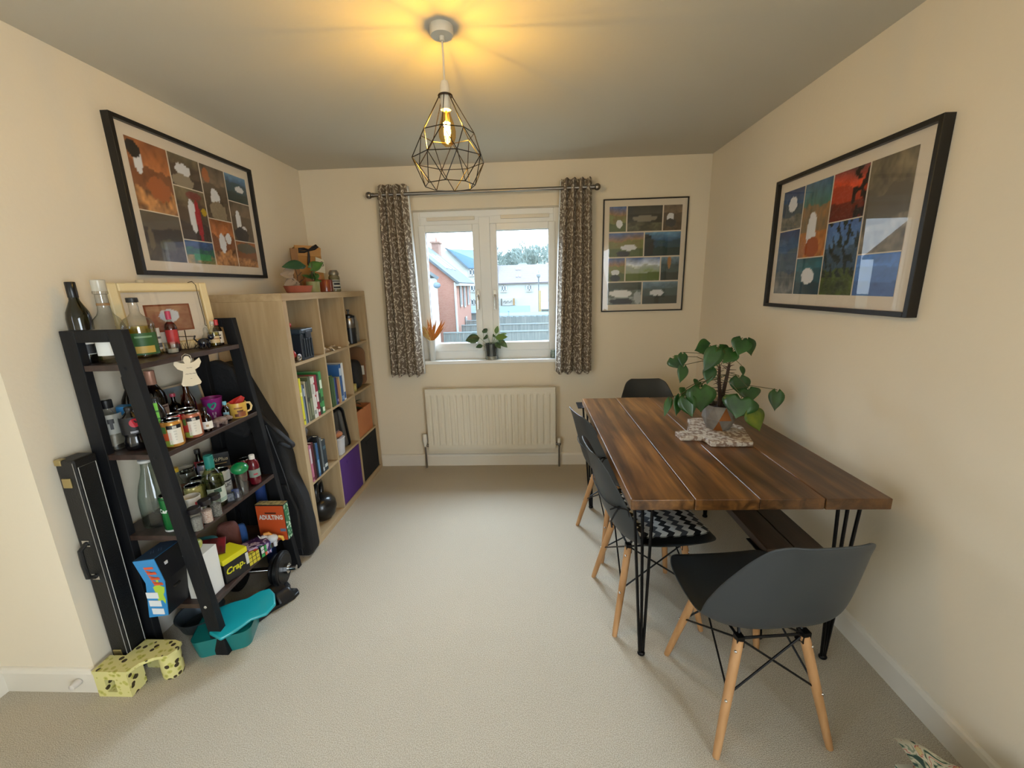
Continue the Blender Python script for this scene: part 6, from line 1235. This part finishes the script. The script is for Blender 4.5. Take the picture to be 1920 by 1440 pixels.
# brick house (gable toward us, eave running away)
bh = thing('brick_house', 'red brick house with grey slate roof and roof windows on the left beyond the fences', 'house', (0, 0, 0))
ex, ez, ga = -4.54, 2.03, 26.0; rx_, rz_ = -8.9, 5.6
MB().add([(ex, ga, GZ), (ex, ga, ez), (rx_, ga, rz_), (-13.3, ga, ez), (-13.3, ga, GZ)], [(0, 1, 2, 3, 4)]).add([(ex, ga, GZ), (ex, 33.0, GZ), (ex, 33.0, ez), (ex, ga, ez)], [(0, 1, 2, 3)]).add([(-13.3, 33, GZ), (-13.3, 33, ez), (rx_, 33, rz_), (ex, 33, ez), (ex, 33, GZ)], [(0, 1, 2, 3, 4)]).add([(-13.3, ga, GZ), (-13.3, 33.0, GZ), (-13.3, 33.0, ez), (-13.3, ga, ez)], [(0, 1, 2, 3)]).build('brick_wall', m_brick, bh)
sl = (rz_-ez)/(ex-rx_)
mb = MB(); mb.add([(ex+.3, ga-.25, ez-.25*1), (ex+.3, 33.2, ez-.25), (rx_, 33.2, rz_+.05), (rx_, ga-.25, rz_+.05), (-13.6, ga-.25, ez-.25), (-13.6, 33.2, ez-.25)], [(0, 1, 2, 3), (3, 2, 5, 4)]); mb.build('roof', m_slate, bh, solid=.14)
for y0 in (27.6, 29.0, 30.6):
    x0, x1 = ex-.75, ex-2.0; zf = lambda x: rz_+(x-rx_)*(ez-.25-rz_-.05)/(ex+.3-rx_)+.16
    MB().add([(x0, y0, zf(x0)), (x0, y0+.7, zf(x0)), (x1, y0+.7, zf(x1)), (x1, y0, zf(x1))], [(0, 1, 2, 3)]).build('roof_window', M('roof_window_glass', '#dfeef4', .2), bh, solid=.06)
MB().tube([(ex+.05, ga-.08, ez-.2), (ex+.05, ga-.08, GZ)], .07, 8).build('downpipe', m_whf, bh); MB().bx(ex-.0, ex+.36, ga-.1, 33.2, ez-.40, ez-.26).build('gutter', m_whf, bh)
for y0, zc_, h_ in ((28.0, .95, 1.25), (29.6, .95, 1.5), (31.4, .95, 1.3), (29.8, -.9, .7)): house_window(bh, (ex+.02, y0, zc_), .5, h_, R(90), 1, False)
MB().bx(-7.5, -6.95, 33.6, 34.6, 2, 5.02).bx(-7.6, -6.85, 33.5, 34.7, 4.95, 5.08).build('chimney', Mbrick('chimney_brick', '#c9a392', '#b98f80', '#d6c4ba'), bh); MB().lathe([(.09, 5.08), (.07, 5.42)], (-7.2, 34.1, 0), 10).build('chimney_pot', m_brick, bh)
sd = thing('satellite_dish', 'grey satellite dish mounted on the pale wall near the brick house', 'satellite dish', (-3.82, 17.7, 1.62)); MB().surf(lambda u, v: (.15*v*math.cos(2*PI*u), .06*v*v-.1, .12*v*math.sin(2*PI*u)), 20, 5).build('dish', M('dish_grey', '#7d97ac', .5), sd, smooth=60, solid=.01); MB().tube([(0, 0, 0), (-.05, .3, -.05)], .02, 6).build('bracket', plain('#8a8f94', .5), sd)
wh = thing('rendered_house', 'pale rendered house end with small tiled roof at the left window edge', 'house', (0, 0, 0)); MB().prism([(-9, 18), (-3.88, 18), (-5.4, 24), (-9, 24)], 1.92-GZ, z=GZ).build('wall', m_rend2, wh); MB().add([(-9, 17.7, 4.2), (-5.2, 17.7, 2.9), (-3.75, 17.7, 1.9), (-5.5, 24.3, 1.9), (-6.5, 24.3, 2.9), (-9, 24.3, 4.2)], [(0, 1, 4, 5), (1, 2, 3, 4)]).build('roof', m_slate, wh, solid=.12)
bl_ = thing('rendered_house', 'tall cream house with blue slate roof beyond the brick house', 'house', (0, 0, 0))
MB().bx(-12, -3.5, 44, 52, GZ, 3.5).add([(-6.26, 43.98, 3.5), (-8.31, 43.98, 5.31), (-10.4, 43.98, 3.5)], [(0, 1, 2)]).build('wall', m_rend, bl_)
MB().add([(-6.1, 43.7, 3.45), (-3.4, 43.7, 3.45), (-3.6, 47.5, 5.45), (-8.3, 47.5, 5.45), (-8.25, 43.7, 5.45)], [(0, 1, 2, 3, 4)]).build('roof', m_blues, bl_, solid=.1)
MB().add([(-8.45, 43.6, 5.5), (-8.2, 43.6, 5.5), (-6.0, 43.6, 3.4), (-6.3, 43.6, 3.4)], [(0, 1, 2, 3)]).build('verge_board', m_slate, bl_, solid=.08)
for x, z in ((-5.74, 3.04), (-5.68, 1.45), (-5.70, 0.0)): house_window(bl_, (x, 43.96, z), .62, .5)
# terrace
te = thing('terraced_house', 'long white terrace with grey brown tiled roof behind the gardens', 'house', (0, 0, 0))
MB().bx(-4.5, 12, 42, 50, GZ, 1.82).build('wall', m_rend2, te); MB().add([(-4.7, 41.7, 1.80), (12.3, 41.7, 1.80), (12.3, 46, 3.68), (-4.7, 46, 3.68), (12.3, 50.3, 1.8), (-4.7, 50.3, 1.8)], [(0, 1, 2, 3), (3, 2, 4, 5)]).build('roof', m_redt, te, solid=.12)
for x, z in ((-2.42, 1.36), (.12, 1.36), (3.2, 1.36), (6.2, 1.36)): house_window(te, (x, 41.96, z), .5, .46)
for x, y, z in ((-1.0, 45, 3.33), (-.95, 43.3, 2.6)): 
    for k in (0, 1): MB().box((x-.16+.32*k, y-.35, z-.05), (.2, .1, .2)).build('roof_window', M('roof_window_glass'), te)
MB().bx(-2.75, -1.3, 41.7, 41.9, -.32, .34).build('garage_panel', plain('#e0e4e0', .7), te)
for k, (x0, x1) in enumerate(((-2.72, -2.6), (-1.5, -1.36))): MB().bx(x0, x1, 41.55, 41.7, -.32, .36).build('garage_post', plain(('#6a6c64', '#b98f50')[k], .7), te)
sw = MB(); sw.tube([(-2.5, 41.62, 0), (-2.3, 41.62, .14), (-2.15, 41.62, -.02), (-2.3, 41.62, -.12), (-2.0, 41.62, .15), (-1.85, 41.62, -.05), (-1.65, 41.62, .16)], .035, 5); sw.build('painted_scrawl', plain('#8f958f', .7), te)
lp = thing('street_lamp', 'slim grey street lamp in front of the white terrace', 'street lamp', (1.0, 36, GZ)); MB().tube([(-.1, 0, 0), (-.1, 0, 4.75)], .05, 8).build('post', M('lamp_post', '#7d8a90', .5), lp, smooth=1); MB().lathe([(.04, 4.72), (.16, 4.86), (.18, 5.02), (.05, 5.12), (.02, 5.35)], (-.1, 0, 0), 12).build('lantern', M('lantern', '#a8b4b8', .4), lp)
yp = thing('timber_post', 'squared yellow timber post in the gardens in front of the terrace', 'post', (.96, 35, GZ)); MB().bx(-.10, .10, -.12, .12, 0, 3.72).build('post', M('yellow_timber', '#d6bd84', .8), yp)
# far roofs and tree line
for i, (x, z, w_3) in enumerate(((-.75, 4.9, 2.6), (1.9, 4.75, 2.4), (5.2, 4.6, 3.5), (-4.5, 4.5, 3.5))):
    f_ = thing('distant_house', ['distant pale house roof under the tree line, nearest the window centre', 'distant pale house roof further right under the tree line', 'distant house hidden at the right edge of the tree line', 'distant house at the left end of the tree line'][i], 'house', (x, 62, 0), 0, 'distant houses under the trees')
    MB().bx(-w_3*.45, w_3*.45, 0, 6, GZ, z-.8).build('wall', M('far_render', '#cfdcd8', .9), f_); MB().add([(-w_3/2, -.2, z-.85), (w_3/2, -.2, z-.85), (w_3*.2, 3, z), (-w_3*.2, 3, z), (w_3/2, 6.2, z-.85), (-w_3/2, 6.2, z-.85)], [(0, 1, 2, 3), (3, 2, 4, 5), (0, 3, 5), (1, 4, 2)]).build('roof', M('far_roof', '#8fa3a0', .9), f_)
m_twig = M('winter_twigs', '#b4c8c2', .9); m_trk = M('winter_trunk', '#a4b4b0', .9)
def bare_tree(seed):
    random.seed(seed); tw, tk = MB(), MB()
    def grow(p, d, l, r, dep):
        q = p+d*l; (tk if dep > 3 else tw).tube([p, q], [r, r*.7], 4 if dep > 2 else 3, cap=False)
        if dep == 0: return
        for _ in range(3 if dep > 1 else 4):
            nd = (d+Vector((random.uniform(-.7, .7), random.uniform(-.7, .7), random.uniform(-.2, .5)))).normalized(); grow(q, nd, l*random.uniform(.62, .85), max(.035, r*.62), dep-1)
    grow(Vector((0, 0, 0)), Vector((0, 0, 1)), 2.6, .22, 6); return tw, tk
random.seed(77); spots = [(-8+i*1.5+random.uniform(-.5, .5), 76+(i*7 % 5)*4, random.uniform(.86, 1.02)) for i in range(12)]
trees = []
for i, (x, y, s) in enumerate(spots):
    lab = 'bare winter tree in the pale tree line behind the terrace roofs'
    if i < 3:
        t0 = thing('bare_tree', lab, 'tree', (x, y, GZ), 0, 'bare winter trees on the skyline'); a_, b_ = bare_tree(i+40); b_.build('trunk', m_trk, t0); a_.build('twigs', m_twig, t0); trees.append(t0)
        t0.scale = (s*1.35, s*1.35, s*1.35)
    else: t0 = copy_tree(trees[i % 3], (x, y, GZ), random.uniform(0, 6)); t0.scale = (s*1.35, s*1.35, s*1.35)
# garden fences, each a thing
m_fence = M('weathered_fence', '#8f9c9c', .9, var=(2.2, '#b0b8b4', 3), stretch=(6, 6, .3)); m_fcap = M('fence_rail', '#b4c4c6', .8)
def fence(label, x0, x1, y, ztop, zbot=GZ, bwid=.14):
    f_ = thing('garden_fence', label, 'fence', (0, 0, 0), 0, None); mb = MB(); x = x0; k = 0
    while x < x1: mb.bx(x, x+bwid*.92, y+.02*(k % 2), y+.02*(k % 2)+.025, zbot, ztop-.04*(k % 3)*.3); x += bwid; k += 1
    mb.build('boards', m_fence, f_); MB().bx(x0, x1, y-.04, y+.06, ztop, ztop+.06).build('top_rail', m_fcap, f_); return f_
fence('nearest weathered board fence along the bottom of the window view', -5.0, 3, 24, -1.07); fence('second weathered board fence from the window', -4.4, 3, 27, -.92)
fence('third fence from the window, ending at the teal shed', -2.4, 3, 30, -.60); fence('low blue grey fence in front of the brick house', -4.4, -2.6, 29.2, -.80)
for i, (x0, x1, y, z0_, z1_, col, lab) in enumerate(((-2.5, .05, 34, -.72, -.12, '#7f98a8', 'low slate blue shed roof in the middle of the gardens'), (-2.9, 1.6, 32, -.85, -.55, '#8fbccc', 'long pale teal shed roof behind the third fence'), (-5.2, -3.6, 34, -.55, -.02, '#86a0b8', 'small blue grey shed beside the brick house'), (1.15, 2.6, 36.3, -.5, .05, '#c3d0d0', 'low pale brick garden wall under the yellow post'))):
    s_ = thing('garden_shed', lab, 'shed', (0, 0, 0)); MB().bx(x0, x1, y, y+1.8, GZ, z0_).build('shed_wall', M('shed_board', '#9aa8a8', .9), s_); MB().add([(x0-.1, y-.15, z0_), (x1+.1, y-.15, z0_), (x1+.1, y+1.2, z1_), (x0-.1, y+1.2, z1_)], [(0, 1, 2, 3)]).build('shed_roof', plain(col, .7), s_, solid=.06)
sw_ = thing('garden_swing', 'pale blue tubular garden frame by the teal shed', 'swing frame', (-1.5, 31.2, GZ)); MB().tube([(-.25, 0, 0), (0, 0, 2.3), (.25, 0, 0)], .03, 6).tube([(-.25, .8, 0), (0, .8, 2.3), (.25, .8, 0)], .03, 6).tube([(0, 0, 2.3), (0, .8, 2.3)], .03, 6).build('frame', plain('#5f9fc4', .5), sw_)
# houses to the sides that only the window and picture reflections see
for i, (x0, x1, y0, y1, z, mm, rm, lab) in enumerate(((6, 14, 14, 22, 2.2, m_brick, m_redt, 'brick house standing off to the right of the window view'), (-22, -13, 12, 20, 2.4, m_brick, m_slate, 'brick house standing off to the left of the window view'))):
    h_ = thing('brick_house', lab, 'house', (0, 0, 0)); MB().bx(x0, x1, y0, y1, GZ, z).build('brick_wall', mm, h_); MB().add([(x0-.3, y0-.3, z-.1), (x1+.3, y0-.3, z-.1), (x1+.3, (y0+y1)/2, z+2.6), (x0-.3, (y0+y1)/2, z+2.6), (x1+.3, y1+.3, z-.1), (x0-.3, y1+.3, z-.1)], [(0, 1, 2, 3), (3, 2, 4, 5)]).build('roof', rm, h_, solid=.12)
    for k in range(3): house_window(h_, (x0+1.5+2.4*k, y0-.02, .9), 1.1, 1.1)
